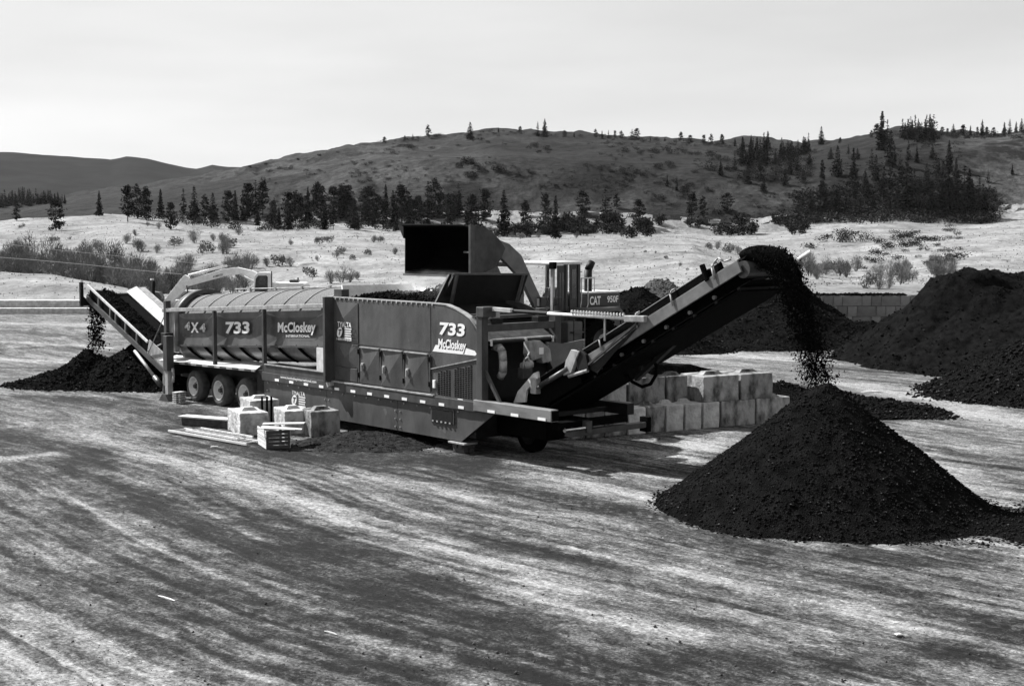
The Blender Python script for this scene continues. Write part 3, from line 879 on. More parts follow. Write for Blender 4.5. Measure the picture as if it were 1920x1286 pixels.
def pyramid(poly, v, depth, ap=(0.5, 0.5), gap=0.0):
    """embossed sheet: quad (u,z) tl,tr,br,bl with a pressed apex"""
    tl, tr, br, bl = poly
    c = ((tl[0] * (1 - ap[0]) + tr[0] * ap[0]) * (1 - ap[1]) + (bl[0] * (1 - ap[0]) + br[0] * ap[0]) * ap[1],
         (tl[1] * (1 - ap[0]) + tr[1] * ap[0]) * (1 - ap[1]) + (bl[1] * (1 - ap[0]) + br[1] * ap[0]) * ap[1])
    vs_ = [(p[0], v, p[1]) for p in (tl, tr, br, bl)] + [(c[0], v - depth, c[1])] + [(p[0], v + .02, p[1]) for p in (tl, tr, br, bl)]
    return MB().add(vs_, [(0, 4, 1), (1, 4, 2), (2, 4, 3), (3, 4, 0), (0, 1, 6, 5), (1, 2, 7, 6), (2, 3, 8, 7), (3, 0, 5, 8)])
def crease(poly, v, depth):
    """door pressed along the diagonal bottom-left to top-right"""
    tl, tr, br, bl = poly
    vs_ = [(tl[0], v, tl[1]), (tr[0], v - depth, tr[1]), (br[0], v, br[1]), (bl[0], v - depth, bl[1])] + [(p[0], v + .03, p[1]) for p in (tl, tr, br, bl)]
    return MB().add(vs_, [(0, 3, 1), (1, 3, 2), (0, 1, 5, 4), (1, 2, 6, 5), (2, 3, 7, 6), (3, 0, 4, 7)])
def rect(x0, x1, yl0, yl1, yr0, yr1, off):
    return [S(x0, yl0, off), S(x1, yr0, off), S(x1, yr1, off), S(x0, yl1, off)]
VD = VW - 0.028
d0 = pyramid([(8.02, 3.93), (9.14, 3.93), (9.14, 2.73), (8.02, 2.73)], VD, .06, (.38, .4)).build('access_door', PAINT, T)
pyramid([(8.02, 2.69), (9.14, 2.69), (9.14, 1.98), (8.02, 1.98)], VD, .05, (.45, .6)).build('access_door', PAINT, T)
MB().box(8.02, 9.12, VW - .05, VW, 1.56, 1.95).build('step_box', PAINT2, T, bevel=.012)
doors = []
for (ua, ub) in ((9.30, 10.27), (10.38, 11.40), (11.52, 12.60)):
    d_ = crease([(ua, 2.61), (ub, 2.61), (ub, 1.56), (ua, 1.56)], VD, .055).build('access_door', PAINT, T)
    lt = MB()
    lt.box(ua + .10, ua + .21, VD - .09, VD - .03, 1.98, 2.16)
    lt.box(ua + .13, ua + .18, VD - .12, VD - .09, 1.92, 2.12)
    lt.build('latch', PALE, d_, bevel=.006)
    MB().box(ua, ub, VD - .07, VD - .0, 2.615, 2.645).build('drip_edge', PALE, d_)
for u in (9.21, 10.325, 11.46, 12.67):                       # hinge strips between the doors
    b = MB()
    b.box(u - .035, u + .035, VD - .035, VD, 1.56, 2.62)
    b.build('door_post', PAINT2, T)
    b = MB()
    for z in (1.72, 2.42):
        b.tube((u + .0, VD - .05, z), (u + .0, VD - .05, z + .14), .03, 8)
    b.build('hinge', DARKST, T)
MB().box(9.2, 12.66, VW - .012, VW, 2.70, 4.0).build('upper_panel', PAINT, T)
fp = [(12.70, 2.24), (12.70, 4.0), (12.84, 4.0), (13.35, 3.98), (13.72, 3.89), (14.08, 3.77), (14.36, 3.65), (14.56, 3.49), (14.72, 3.31), (14.78, 3.15), (14.78, 2.66)]
fpo = MB().prism(fp, VW - .012, VW).build('front_panel', PAINT, T)
vd = [(12.72, 2.21), (14.76, 2.62), (14.76, 1.36), (12.72, 1.36)]
vent = MB().prism(vd, VW - .03, VW).build('vent_door', PAINT, T, bevel=.008)
b = MB()
for (ua, ub) in ((13.02, 13.62), (13.76, 14.56)):
    nc_ = 5 if ua < 13.5 else 7
    for i in range(nc_):
        uu = ua + (ub - ua) * i / nc_
        top = 2.21 + (uu - 12.72) / 2.04 * .41 - .1
        z = 1.53
        while z < top - .03:
            b.box(uu, uu + (ub - ua) / nc_ * .72, VW - .036, VW - .031, z, z + .028)
            z += .052
b.build('vent_slots', BLACK, vent, kind='stuff')
MB().bar((12.72, VW - .045, 2.225), (14.76, VW - .045, 2.635), .03, .03).build('trim', PALE, vent)
MB().box(12.84, 12.94, VW - .09, VW - .03, 1.7, 1.92).build('latch', BRIGHTW, vent, bevel=.008)
for (ua, z) in ((13.9, 1.42), (12.9, 1.40)):
    MB().box(ua, ua + .22, VW - .036, VW - .031, z, z + .07).build('reflector', BRIGHTW, vent)
# exhaust elbow at the end of the housing
b = MB()
pp = [(14.75, .25, 2.95), (15.05, .2, 2.95), (15.2, .18, 2.85), (15.25, .17, 2.6), (15.25, .17, 2.3), (15.1, .2, 2.15)]
b.path(pp, .11, 12).build('exhaust_pipe', PALE, T, True)

# --- decals
V4 = -.005
lettering('TYALTA', (8.17, 8.9, 3.18, 3.34), VD - .075, BRIGHTW, d0, bold=.015)
def tyalta_mark(u, z, w, v, par):
    b = MB()
    pts = []
    for i in range(24):
        t_ = 2 * math.pi * i / 24
        pts.append((u + .20 * w + .17 * w * math.cos(t_) + .05 * w * math.sin(t_), v, z + .17 * w * math.sin(t_) * 1.15))
    b.add(pts, [tuple(range(24))]).build('logo_disc', BRIGHTW, par)
    lettering('T', (u + .11 * w, u + .31 * w, z - .11 * w, z + .11 * w), v - .004, PAINT2, par, 'logo_letter', shear=.3, bold=.05)
    b = MB()
    for k in range(5):
        b.add([(u + .52 * w, v, z + .17 * w - k * .085 * w - .045 * w), (u + (.98 - .03 * (k % 2)) * w, v, z + .17 * w - k * .085 * w - .045 * w), (u + (.98 - .03 * (k % 2)) * w, v, z + .17 * w - k * .085 * w), (u + .52 * w, v, z + .17 * w - k * .085 * w)], [(0, 1, 2, 3)])
    b.build('fine_print', BRIGHTW, par)
tyalta_mark(8.12, 3.02, .80, VD - .075, d0)
lettering('1-800-580-5528', (8.12, 8.9, 2.78, 2.85), VD - .075, BRIGHTW, d0, bold=.02)
lettering('TYALTA', (5.43, 6.2, .86, 1.0), VS - .006, BRIGHTW, sk0, bold=.015)
tyalta_mark(5.39, .70, .84, VS - .006, sk0)
lettering('1-800-580-5528', (5.41, 6.24, .45, .52), VS - .006, BRIGHTW, sk0, bold=.02)
SHAD = mat('decal outline', .006, .009, rough=.5)
for (du, v_, m_) in ((.035, -.018, SHAD), (0, -.024, BRIGHTW)):
    lettering('733', (13.08 + du, 14.2 + du, 3.20 - du * .6, 3.56 - du * .6), VW + v_, m_, fpo, shear=.16, bold=.035 if m_ is BRIGHTW else .05)
MB().add([(12.76, VW - .017, 2.72), (14.64, VW - .017, 2.72), (14.70, VW - .017, 2.77), (14.62, VW - .017, 2.85), (14.2, VW - .017, 2.91), (12.90, VW - .017, 2.91)], [(0, 1, 2, 3, 4, 5)]).build('decal_swoosh', BRIGHTW, fpo)
for (du, v_, m_) in ((.02, -.021, SHAD), (0, -.026, BRIGHTW)):
    lettering('McCloskey', (13.03 + du, 14.25 + du, 2.76 - du, 3.10 - du), VW + v_, m_, fpo, shear=.08, bold=.03 if m_ is BRIGHTW else .045)
lettering('www.mccloskeyinternational.com', (4.88, 6.98, 1.33, 1.44), VB - .006, BRIGHTW, T, bold=.012)

# --- drum frame: posts, rail, panels
def zrail(u):
    return 3.20 + DR_S * (u + 3.1)
VPF = -.36
RAIL = MB().bar((-3.2, VPF + .08, zrail(-3.2) - .0), (7.6, VPF + .08, zrail(7.6)), .16, .13).build('top_rail', PALE, T, bevel=.012, label='pale lit top rail of the drum frame')
for (u, w, v0_, dp, z0, z1) in ((-2.98, .2, VPF, .2, .9, 3.55), (.52, .11, VPF, .13, 1.47, zrail(.5) - .07), (3.78, .11, VPF, .13, 1.50, zrail(3.8) - .07), (7.78, .12, -.62, .38, 1.47, 4.08)):
    MB().box(u - w / 2, u + w / 2, v0_, v0_ + dp, z0, z1).build('frame_post', PAINT2, T, bevel=.012)
MB().prism([(7.70, 1.47), (7.95, 1.47), (7.95, 1.38), (7.78, 1.30)], VPO, VW).build('post_foot', PALE, T)
DP = -0.12
def dpanel(ua, ub):
    z1a, z1b = zrail(ua) - .14, zrail(ub) - .14
    z0a, z0b = 1.98 + DR_S * (ua + 2.4), 1.98 + DR_S * (ub + 2.4)
    p = pyramid([(ua, z1a), (ub, z1b), (ub, z0b), (ua, z0a)], DP, -0.10, (.5, .48)).build('drum_panel', PAINT, T)
    b = MB()
    b.bar((ua, DP - .02, z0a - .03), (ub, DP - .02, z0b - .03), .06, .07)
    b.build('panel_lip', PAINT2, p)
    return p
p1 = dpanel(-2.42, .22)
p2 = dpanel(.27, 3.53)
p3 = dpanel(3.58, 7.3)
MB().prism([(-3.0, 1.68), (-2.46, 1.71), (-2.46, 3.17), (-3.0, 3.17)], DP - .12, DP + .05).build('end_plate', PALE, T, bevel=.01, label='pale end plate left of the 4X4 panel')
for (du, dv, m_) in ((.03, 0, SHAD), (0, -.006, BRIGHTW)):
    vv_ = DP - .012 + dv
    lettering('733', (.98 + du, 2.58 + du, 2.56 - du, 2.97 - du), vv_, m_, p2, slope=DR_S, shear=.12, bold=.035 if m_ is BRIGHTW else .05)
    lettering('McCloskey', (4.36 + du, 6.58 + du, 2.70 - du, 3.12 - du), vv_, m_, p3, slope=DR_S, shear=.06, bold=.03 if m_ is BRIGHTW else .04)
lettering('INTERNATIONAL', (4.85, 6.25, 2.66, 2.735), DP - .018, BRIGHTW, p3, slope=DR_S, bold=.0)
lettering('X', (-1.46, -.90, 2.47, 2.83), DP - .018, BRIGHTW, p1, slope=DR_S, shear=.05, bold=.04)
for ua in (-1.92, -.82):
    lettering('4', (ua, ua + .4, 2.53, 2.82), DP - .012, BRIGHTW, p1, slope=DR_S, shear=.05, bold=.04)
    lettering('4', (ua + .015, ua + .385, 2.545, 2.805), DP - .018, PAINT2, p1, slope=DR_S, shear=.05, bold=-.028)
# --- drum
DV, DRR = 1.16, 1.17
def zax(u):
    return 2.73 + .060 * u
def drumpt(u, th, r):
    return (u, DV - r * math.cos(th), zax(u) + r * math.sin(th))
nu_, nt_ = 40, 72
def cyl(ua, ub, r, name, m):
    b = MB()
    us = np.linspace(ua, ub, nu_)
    vs_ = [drumpt(u, 2 * math.pi * j / nt_, r) for u in us for j in range(nt_)]
    fs = [(i * nt_ + j, (i + 1) * nt_ + j, (i + 1) * nt_ + (j + 1) % nt_, i * nt_ + (j + 1) % nt_) for i in range(nu_ - 1) for j in range(nt_)]
    return b.add(vs_, fs).build(name, m, T, True)
DRUM = cyl(-3.1, 7.4, DRR, 'drum', DRUMM)
def arcsheet(ua, ub, r, t0, t1, name, m, par):
    b = MB(); k = 20
    us = np.linspace(ua, ub, 12); ts = np.linspace(t0, t1, k)
    vs_ = [drumpt(u, t_, r) for u in us for t_ in ts]
    fs = [(i * k + j, (i + 1) * k + j, (i + 1) * k + j + 1, i * k + j + 1) for i in range(11) for j in range(k - 1)]
    return b.add(vs_, fs).build(name, m, par, True)
# smooth cover sheet below the panels, rolled under, with diagonal bars across it
UPF = [(-.02, .16), (-.06, .02), (-.07, -.10), (-.05, -.22), (.0, -.34), (.09, -.46), (.2, -.55)]
def upt(u, k, out=0.0):
    v, dz = UPF[0][0], UPF[0][1]
    t_ = k * (len(UPF) - 1); i_ = min(int(t_), len(UPF) - 2); f_ = t_ - i_
    v = UPF[i_][0] * (1 - f_) + UPF[i_ + 1][0] * f_; dz = UPF[i_][1] * (1 - f_) + UPF[i_ + 1][1] * f_
    return (u, v + .02 - out, 1.98 + DR_S * (u + 2.4) + dz)
b = MB(); us = np.linspace(-2.4, 7.3, 14); ks = np.linspace(0, 1, 19)
b.add([upt(u, k_) for u in us for k_ in ks], [(i_ * 19 + j_, i_ * 19 + j_ + 1, (i_ + 1) * 19 + j_ + 1, (i_ + 1) * 19 + j_) for i_ in range(13) for j_ in range(18)])
b.build('drum_underplate', DRUMS, DRUM, True)
for u in np.arange(-1.9, 6.7, 1.22):
    b = MB(); prev = None
    for k in range(11):
        q = upt(u + k * .09, .18 + k * .08, .03)
        if prev: b.bar(prev, q, .05, .11, up=(0, -1, 0))
        prev = q
    b.build('lifter_bar', BLACK, DRUM)
for u in np.arange(-2.2, 7.0, 1.25):                           # pale seam lines round the top of the mesh
    b = MB(); prev = None
    for k in range(15):
        t_ = .35 + k * .12
        q = drumpt(u + k * .05, t_, DRR + .012)
        if prev: b.bar(prev, q, .05, .03)
        prev = q
    b.build('screen_seam', PALE, DRUM)
b = MB()
b.ring((-3.0, DV, zax(-3.0) + .03), (1, 0, 0.06), [(0, DRR - .02), (0, DRR + .16), (.5, DRR + .16), (.5, DRR + .02)], 64)
b.build('drum_ring', PAINT2, T, True)
b = MB()
pr = [(-1.2, 1.55, 3.98), (7.3, 1.55, 4.34)]
b.tube(pr[0], pr[1], .022, 8)
for k in range(5):
    q = Vector(pr[0]).lerp(Vector(pr[1]), .12 + k * .2)
    b.box(q.x - .05, q.x + .05, q.y - .04, q.y + .04, q.z - .10, q.z + .05)
b.build('brush_rail', PALE, T)
MB().prism([(6.75, 1.58), (7.3, 1.58), (7.3, 2.45), (6.75, 2.45)], DP - .1, DP + .1).build('end_plate', WHITE, T, label='bright plate beside the drum window')
MB().box(3.72, 7.6, VB + .02, .3, 1.472, 1.72).build('sill_beam', PAINT2, T, bevel=.012)
b = MB()
b.bar((3.9, VB + .01, 1.735), (7.6, VB + .01, 1.735), .05, .03)
b.build('sill_trim', PALE, T)
# --- fender
FZ = [(-3.36, -.46, 1.37), (3.45, -.46, 1.52), (2.75, .28, 1.62), (-3.36, .28, 1.52)]
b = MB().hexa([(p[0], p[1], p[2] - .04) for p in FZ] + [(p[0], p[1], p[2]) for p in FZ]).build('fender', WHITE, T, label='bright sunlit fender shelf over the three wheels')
MB().hexa([(-3.36, -.50, 1.31), (3.47, -.50, 1.46), (3.47, -.46, 1.46), (-3.36, -.46, 1.31), (-3.36, -.50, 1.38), (3.47, -.50, 1.53), (3.47, -.46, 1.53), (-3.36, -.46, 1.38)]).build('fender_edge', PALE, T)
for u in np.arange(-2.9, 3.2, .82):
    zz = 1.34 + (u + 3.36) / 6.81 * .15
    MB().box(u, u + .4, -.51, -.50, zz - .02, zz + .04).build('reflector', PAINT2, T)
# running gear
MB().box(-3.2, 3.7, .35, 2.1, .75, 1.35).build('axle_frame', DARKST, T)
MB().box(3.3, 3.74, VS, 2.3, .4, 1.5).build('wheel_well_wall', DARKST, T)
WHL = mat('pale wheel steel', .55, .7, scale=4, rough=.5)
TYR = mat('dusty tyre sidewall', .03, .09, scale=3, rough=.85, bump=.2)
for u in (-1.33, .46, 2.16):
    w_ = wheel(u, -.15, .56, .40, mt=TYR, rimr=.60)
    b = MB()
    b.ring((u, -.15, .56), (0, 1, 0), [(-.005, .345), (-.012, .325), (.03, .30), (.13, .27), (.16, .20), (.15, .0)], 36)
    rm = b.build('rim', WHL, w_, True)
    b = MB()
    b.ring((u, -.15, .56), (0, 1, 0), [(.02, 0), (.02, .07), (.15, .09)], 20)
    for k in range(8):
        t_ = k * math.pi / 4
        b.ring((u + .13 * math.cos(t_), -.15, .56 + .13 * math.sin(t_)), (0, 1, 0), [(.10, 0), (.10, .018), (.15, .018)], 6)
    b.build('hub', GREYST, w_)
    w2 = MB().ring((u, 2.0, .56), (0, 1, 0), [(0, .1), (0, .5), (.06, .56), (.34, .56), (.4, .5), (.4, .1)], 24).build('wheel', BLACK, T, True)
# --- jack leg at the rear corner
J = MB(); ju, jv = -2.1, -.70
J.box(ju - .15, ju + .15, jv - .14, jv + .14, 1.1, 2.35)
J.build('jack_leg', PAINT2, T, bevel=.02)
MB().box(ju - .11, ju + .11, jv - .1, jv + .1, .2, 1.12).build('jack_inner_leg', PALE, T, bevel=.015)
MB().prism([(ju - .34, 0.0), (ju + .34, 0.0), (ju + .34, .05), (ju + .12, .26), (ju - .12, .26), (ju - .34, .05)], jv - .22, jv + .22).build('jack_foot', PAINT2, T)
MB().tube((ju - .22, jv - .05, .55), (ju - .22, jv - .05, 1.7), .05, 10).build('jack_ram', CHROME, T)
b = MB(); b.path([(ju + .3, jv, 1.2), (ju + .36, jv, .95), (ju + .3, jv, .7)], .05, 8)
b.build('hose', PALE, T, True)
MB().box(-3.2, -2.55, -.3, 2.3, .9, 1.3).build('rear_cross_beam', DARKST, T)
MB().box(-2.95, -2.6, -.55, -.2, 2.0, 2.4).build('control_box', DARKST, T, bevel=.02)
# --- stack of slats under the jack corner
st = empty('slat_stack', ML(-1.25, -.75, 0), ANG + .15)
tag(st, 'small stack of pale slats standing by the jack foot', 'wood stack')
for k in range(6):
    MB().box(-.11 - .01 * (k % 2), .11, -.22, .22, k * .075, k * .075 + .04).build('slat', WOOD, st)
for s_ in (-.14, .14):
    MB().box(-.09, .09, s_ - .04, s_ + .04, .04, .0751 * 5).build('batten', WOODD, st)

# ================================================================== CONVEYORS (parts of the machine)
def frame(ub, zb_, ue, ze):
    L_ = math.hypot(ue - ub, ze - zb_)
    a = Vector(((ue - ub) / L_, 0, (ze - zb_) / L_))
    up = Vector((-a.z, 0, a.x)) if a.x > 0 else Vector((a.z, 0, -a.x))
    o = Vector((ub, 0, zb_))
    return L_, (lambda s, v, h: o + a * s + Vector((0, v, 0)) + up * h)
# --- fines conveyor, rising over the feed end towards the right
FL, fc = frame(15.15, 1.22, 23.15, 5.30)
FCN = empty('fines_conveyor', (0, 0, 0)); FCN.parent = T
VA, VZ = .52, 2.22
def slab(fr, s0, s1, v0, v1, h0, h1):
    return MB().hexa([fr(s0, v0, h0), fr(s1, v0, h0), fr(s1, v1, h0), fr(s0, v1, h0), fr(s0, v0, h1), fr(s1, v0, h1), fr(s1, v1, h1), fr(s0, v1, h1)])
FBEAM = mat('conveyor frame paint', .09, .14, scale=3, rough=.45, stretch=(1, 1, 1), bump=.05)
slab(fc, 3.0, FL, VA - .06, VA, -.16, .14).build('side_beam', FBEAM, FCN, bevel=.012)
slab(fc, 3.0, FL, VZ, VZ + .06, -.16, .14).build('side_beam', PAINT2, FCN)
slab(fc, .0, 2.95, VA - .03, VA + .03, -.42, .10).build('lower_side_plate', BLACK, FCN, bevel=.012)
slab(fc, .0, 2.95, VZ, VZ + .06, -.42, .10).build('lower_side_plate', DARKST, FCN)
slab(fc, .3, FL - .3, VA + .04, VZ - .04, -.52, -.46).build('bottom_pan', BLACK, FCN)
slab(fc, 2.9, FL - .9, VA + .30, VA + .34, -.46, -.12).build('side_web', BLACK, FCN)
slab(fc, 2.9, FL - .9, VZ - .34, VZ - .30, -.46, -.12).build('side_web', BLACK, FCN)
slab(fc, .2, FL + .05, VA + .12, VZ - .12, .10, .13).build('belt', BLACK, FCN)
slab(fc, .2, FL, VA + .12, VZ - .12, -.40, -.37).build('return_belt', BLACK, FCN)
slab(fc, 1.4, FL - .5, VA + .01, VA + .04, .145, .33).build('skirt_rubber', BLACK, FCN)
slab(fc, 1.4, FL - .5, VZ - .04, VZ - .01, .14, .33).build('skirt_rubber', BLACK, FCN)
b = MB()
b.tube(fc(1.3, VA + .02, .345), fc(FL - .5, VA + .02, .345), .018, 6)
b.build('skirt_trim', GREYST, FCN)
MB().tube(fc(FL, VA + .03, -.1), fc(FL, VZ - .03, -.1), .2, 20).build('head_drum', GREYST, FCN)
MB().tube(fc(.1, VA, -.1), fc(.1, VZ, -.1), .2, 16).build('tail_drum', DARKST, FCN)
b = MB()
for s_ in np.arange(3.4, FL - .3, .75):
    b.tube(fc(s_, VA + .05, -.44), fc(s_, VZ - .05, -.44), .05, 8)
b.build('idler_rollers', DARKST, FCN, kind='stuff')
for s_ in (4.05, 5.45, 6.75, 8.2):                          # curved pale brackets over the beam
    b = MB()
    b.path([fc(s_, VA - .09, .02), fc(s_ + .05, VA - .09, .30), fc(s_ + .10, VA - .06, .37), fc(s_ + .18, VA, .38)], .022, 8)
    b.build('skirt_bracket', PALE, FCN, True)
for s_ in np.arange(3.5, 8.0, .85):                         # pale roller ends along the web
    MB().tube(fc(s_, VA + .22, -.24), fc(s_, VA + .29, -.24), .05, 10).build('roller_cap', PALE, FCN)
# folding joint
MB().prism([(17.45, 2.35), (17.75, 2.45), (17.95, 2.85), (18.05, 3.02), (17.75, 3.05), (17.55, 2.75)], VA - .2, VA - .07).build('hinge_plate', PALE, FCN, bevel=.01)
MB().prism([(18.0, 2.45), (18.35, 2.58), (18.25, 2.95), (18.0, 3.08), (17.85, 3.0)], VA - .16, VA - .065).build('hinge_plate', DARKST, FCN, bevel=.01)
MB().tube((16.55, VA - .16, 2.02), (17.62, VA - .16, 2.55), .075, 12).build('fold_ram', GREYST, FCN, True)
MB().tube((16.35, VA - .16, 1.92), (16.6, VA - .16, 2.05), .045, 10).build('fold_ram_rod', CHROME, FCN, True)
MB().box(16.2, 16.42, VA - .22, VA - .035, 1.78, 2.2).build('ram_lug', PALE, FCN, bevel=.02)
MB().bar((18.2, VA - .12, 2.62), (20.0, VA - .12, 3.82), .06, .05).build('brace', GREYST, FCN)
MB().prism([(18.25, 2.6), (20.05, 3.78), (19.2, 3.05), (18.6, 2.5)], VA - .09, VA - .065).build('brace_plate', DARKST, FCN)
MB().tube((17.6, VA - .13, 2.35), (18.3, VA - .13, 2.55), .05, 10).build('fold_ram', PALE, FCN)
# white guard plate low on the side
MB().prism([(15.45, 1.45), (15.62, 1.78), (16.25, 2.32), (16.42, 2.38), (16.45, 2.22), (15.98, 1.84), (15.93, 1.52)], VA - .16, VA - .09).build('guard_plate', WHITE, FCN, bevel=.008, label='bright angular guard plate at the conveyor foot')
# support legs and hoses under the conveyor
MB().bar((21.1, 1.5, 3.95), (18.95, 1.5, 2.3), .14, .1).build('support_strut', DARKST, FCN)
MB().bar((19.6, 1.5, 2.9), (19.35, 1.5, 3.25), .08, .08).build('support_strut', DARKST, FCN)
MB().bar((19.15, 1.5, 2.5), (18.95, 1.5, 3.05), .1, .08).build('support_strut', DARKST, FCN)
hp = [(18.5, 1.5, 2.42), (18.8, 1.5, 2.22), (19.15, 1.5, 2.12), (19.45, 1.5, 2.22), (19.62, 1.5, 2.45), (19.66, 1.5, 2.68), (19.5, 1.5, 2.85)]
b = MB(); b.path(hp, .045, 8); b.build('hose', BLACK, FCN, True)
MB().prism([(15.5, 1.4), (16.3, 1.42), (17.45, 1.9), (19.0, 2.62), (20.2, 3.3), (19.2, 2.9), (16.5, 1.5)], .75, 2.0).build('conveyor_underframe', BLACK, FCN)
# head motor
MB().tube(fc(FL - .02, VZ + .06, .0), fc(FL - .02, VZ + .45, .0), .13, 14).build('drive_motor', GREYST, FCN)
MB().tube(fc(FL + .1, VZ + .3, .05), fc(FL + .45, VZ + .42, .1), .06, 10).build('motor_pipe', WHITE, FCN)
b = MB()
b.path([fc(FL - .75, VA - .05, .1), fc(FL - .7, VA - .05, .38), fc(FL - .5, VA - .03, .44), fc(FL - .4, VA, .3), fc(FL - .2, VA, .25)], .024, 8)
b.build('hose', PALE, FCN, True)
b = MB(); b.path([fc(FL - 1.0, VA - .05, .1), fc(FL - 1.0, VA - .05, .5)], .07, 8); b.build('hose_end', BLACK, FCN)
# tie rod with hose spiral from the gantry to the conveyor
p_, q_ = Vector((14.95, .0, 3.97)), Vector((19.75, .42, 3.93))
MB().tube(p_.lerp(q_, .42), q_, .042, 10).build('tie_rod', WHITE, FCN, True)
b = MB(); prev = None
for k in range(150):
    c_ = p_.lerp(q_, .60 + .37 * k / 150); t_ = k * .75
    q = c_ + Vector((0, .05 * math.cos(t_), .07 + .05 * math.sin(t_)))
    if prev: b.tube(prev, q, .014, 5)
    prev = q
b.build('spiral_hose', WHITE, FCN, True)
MB().bar(q_ + Vector((-.1, -.05, .0)), q_ + Vector((.55, .0, .02)), .16, .16).build('rod_clevis', PALE, FCN, bevel=.02)
MB().tube((19.0, .3, 3.35), (19.0, .3, 3.9), .025, 8).build('rod_hanger', PALE, FCN)

# ================================================================== GANTRY AND FEED END
GU = 14.95
MB().box(GU - .12, GU + .12, -.42, -.2, 1.5, 4.02).build('gantry_post', PAINT2, T, bevel=.012)
MB().box(GU - .13, GU + .13, 2.25, 2.47, 2.9, 3.85).build('gantry_post', PAINT2, T, bevel=.012)
MB().box(GU - .1, GU + .22, -.45, -.0, 3.78, 4.06).build('gantry_head', GREYST, T, bevel=.02)
MB().tube((GU + .1, .0, 3.97), p_.lerp(q_, .43), .05, 10).build('tie_rod_end', DARKST, T)
MB().bar((GU + .1, -.1, 4.0), (GU + .85, .0, 3.98), .12, .10).build('tie_rod_sleeve', WHITE, T)
MB().box(GU - .08, GU + .1, -.2, 2.25, 3.38, 3.58).build('gantry_beam', PAINT2, T, bevel=.012)
MB().box(GU - .9, GU - .55, -.2, 2.25, 3.66, 3.76).build('gantry_beam', GREYST, T, bevel=.01)
b = MB(); b.hexa([(GU - .5, -.18, 3.40), (GU - .5, 2.2, 3.40), (GU + .06, 2.2, 3.13), (GU + .06, -.18, 3.13), (GU - .5, -.18, 3.43), (GU - .5, 2.2, 3.43), (GU + .06, 2.2, 3.16), (GU + .06, -.18, 3.16)])
b.build('feed_apron', PALE, T, label='pale sloped apron under the gantry beam')
MB().tube((GU + .08, -.15, 3.08), (GU + .08, 2.2, 3.08), .05, 10).build('feed_roller', DARKST, T)
b = MB()
for v in (-.1, 1.15, 2.15):
    b.tube((GU + .13, v, 3.0), (GU + .13, v, 3.16), .035, 8)
b.build('roller_bearing', WHITE, T)
for v in (.15, 1.85):
    b = MB(); b.box(GU - .2, GU + .08, v - .2, v + .2, 3.58, 3.72); b.build('beam_clamp', DARKST, T, bevel=.01)
    MB().box(GU - .12, GU + .05, v - .13, v + .13, 3.74, 3.95).build('valve_block', GREYST if v > 1 else PALE, T, bevel=.01)
MB().prismx([(-.2, 1.5), (2.3, 1.5), (2.3, 3.05), (-.2, 3.05)], GU - .35, GU - .3).build('feed_bulkhead', DARKST, T)
MB().bar((GU + .1, -.3, 2.35), (GU + .75, -.3, 1.5), .07, .09).build('gantry_brace', PAINT2, T)
# drive gearbox and chute
gb = MB().prismx([(.98, 3.08), (1.35, 3.1), (1.72, 2.85), (1.78, 2.5), (1.45, 2.46), (1.4, 2.62), (1.05, 2.55), (.95, 2.75)], GU + .22, GU + .5).build('gearbox', PALE, T, bevel=.02)
MB().box(GU + .5, GU + .505, 1.3, 1.46, 2.72, 2.9).build('rating_plate', BRIGHTW, gb)
MB().tube((GU + .5, .7, 2.42), (GU + .5, 1.0, 2.48), .12, 12).build('drive_motor', PALE, T)
MB().box(GU + .38, GU + .62, .62, .95, 2.1, 2.38).build('motor_valve', GREYST, T, bevel=.015)
b = MB()
b.path([(GU + .55, .66, 2.3), (GU + .58, .68, 2.6), (GU + .58, .82, 2.68), (GU + .55, .92, 2.45)], .025, 8)
b.path([(GU + .5, .8, 2.6), (GU + .5, .95, 2.78), (GU + .4, 1.1, 2.8)], .025, 8)
b.build('hose', PALE, T, True)
ch = MB().prismx([(1.8, 3.02), (2.5, 2.94), (3.3, 3.02), (3.22, 2.35), (2.1, 2.2), (1.85, 2.6)], GU + .18, GU + .24).build('chute', mat('chute sheet metal', .07, .12, scale=1.5, rough=.35, metal=.3), T, label='smooth grey sheet-metal chute beside the gearbox')
b = MB()
for k in range(7):
    for v in (1.86, 3.24):
        b.ring((GU + .24, v, 2.45 + k * .09), (1, 0, 0), [(.0, .02), (.015, .02), (.015, 0)], 6)
b.build('chute_rivets', PALE, ch, kind='stuff')

# ================================================================== HOPPER
HP = empty('hopper', (0, 0, 0)); HP.parent = T
MB().hexa([(12.62, -.02, 4.02), (12.72, -.02, 4.02), (12.72, 2.95, 3.94), (12.62, 2.95, 3.94), (12.95, .28, 4.86), (13.03, .28, 4.86), (13.03, 3.05, 4.80), (12.95, 3.05, 4.80)]).build('hopper_wing', DARKST, HP, label='dark tilted hopper end wing')
MB().bar((13.0, .25, 4.88), (13.0, 3.08, 4.82), .12, .05).build('wing_rim', GREYST, HP)
MB().prismx([(-.25, 4.02), (.28, 4.86), (.36, 4.86), (.30, 4.02)], 12.74, 12.80).build('wing_gusset', DARKST, HP)
MB().bar((12.86, .30, 4.04), (13.06, .34, 4.84), .08, .08).build('wing_rib', GREYST, HP)
MB().bar((12.86, 2.75, 4.0), (13.06, 2.85, 4.80), .08, .08).build('wing_rib', GREYST, HP)
MB().hexa([(8.05, -.1, 4.05), (8.11, -.1, 4.05), (8.11, 2.7, 4.0), (8.05, 2.7, 4.0), (7.75, .05, 4.42), (7.81, .05, 4.42), (7.81, 2.7, 4.40), (7.75, 2.7, 4.40)]).build('hopper_wing', WHITE, HP, label='bright low hopper end wing above the housing')
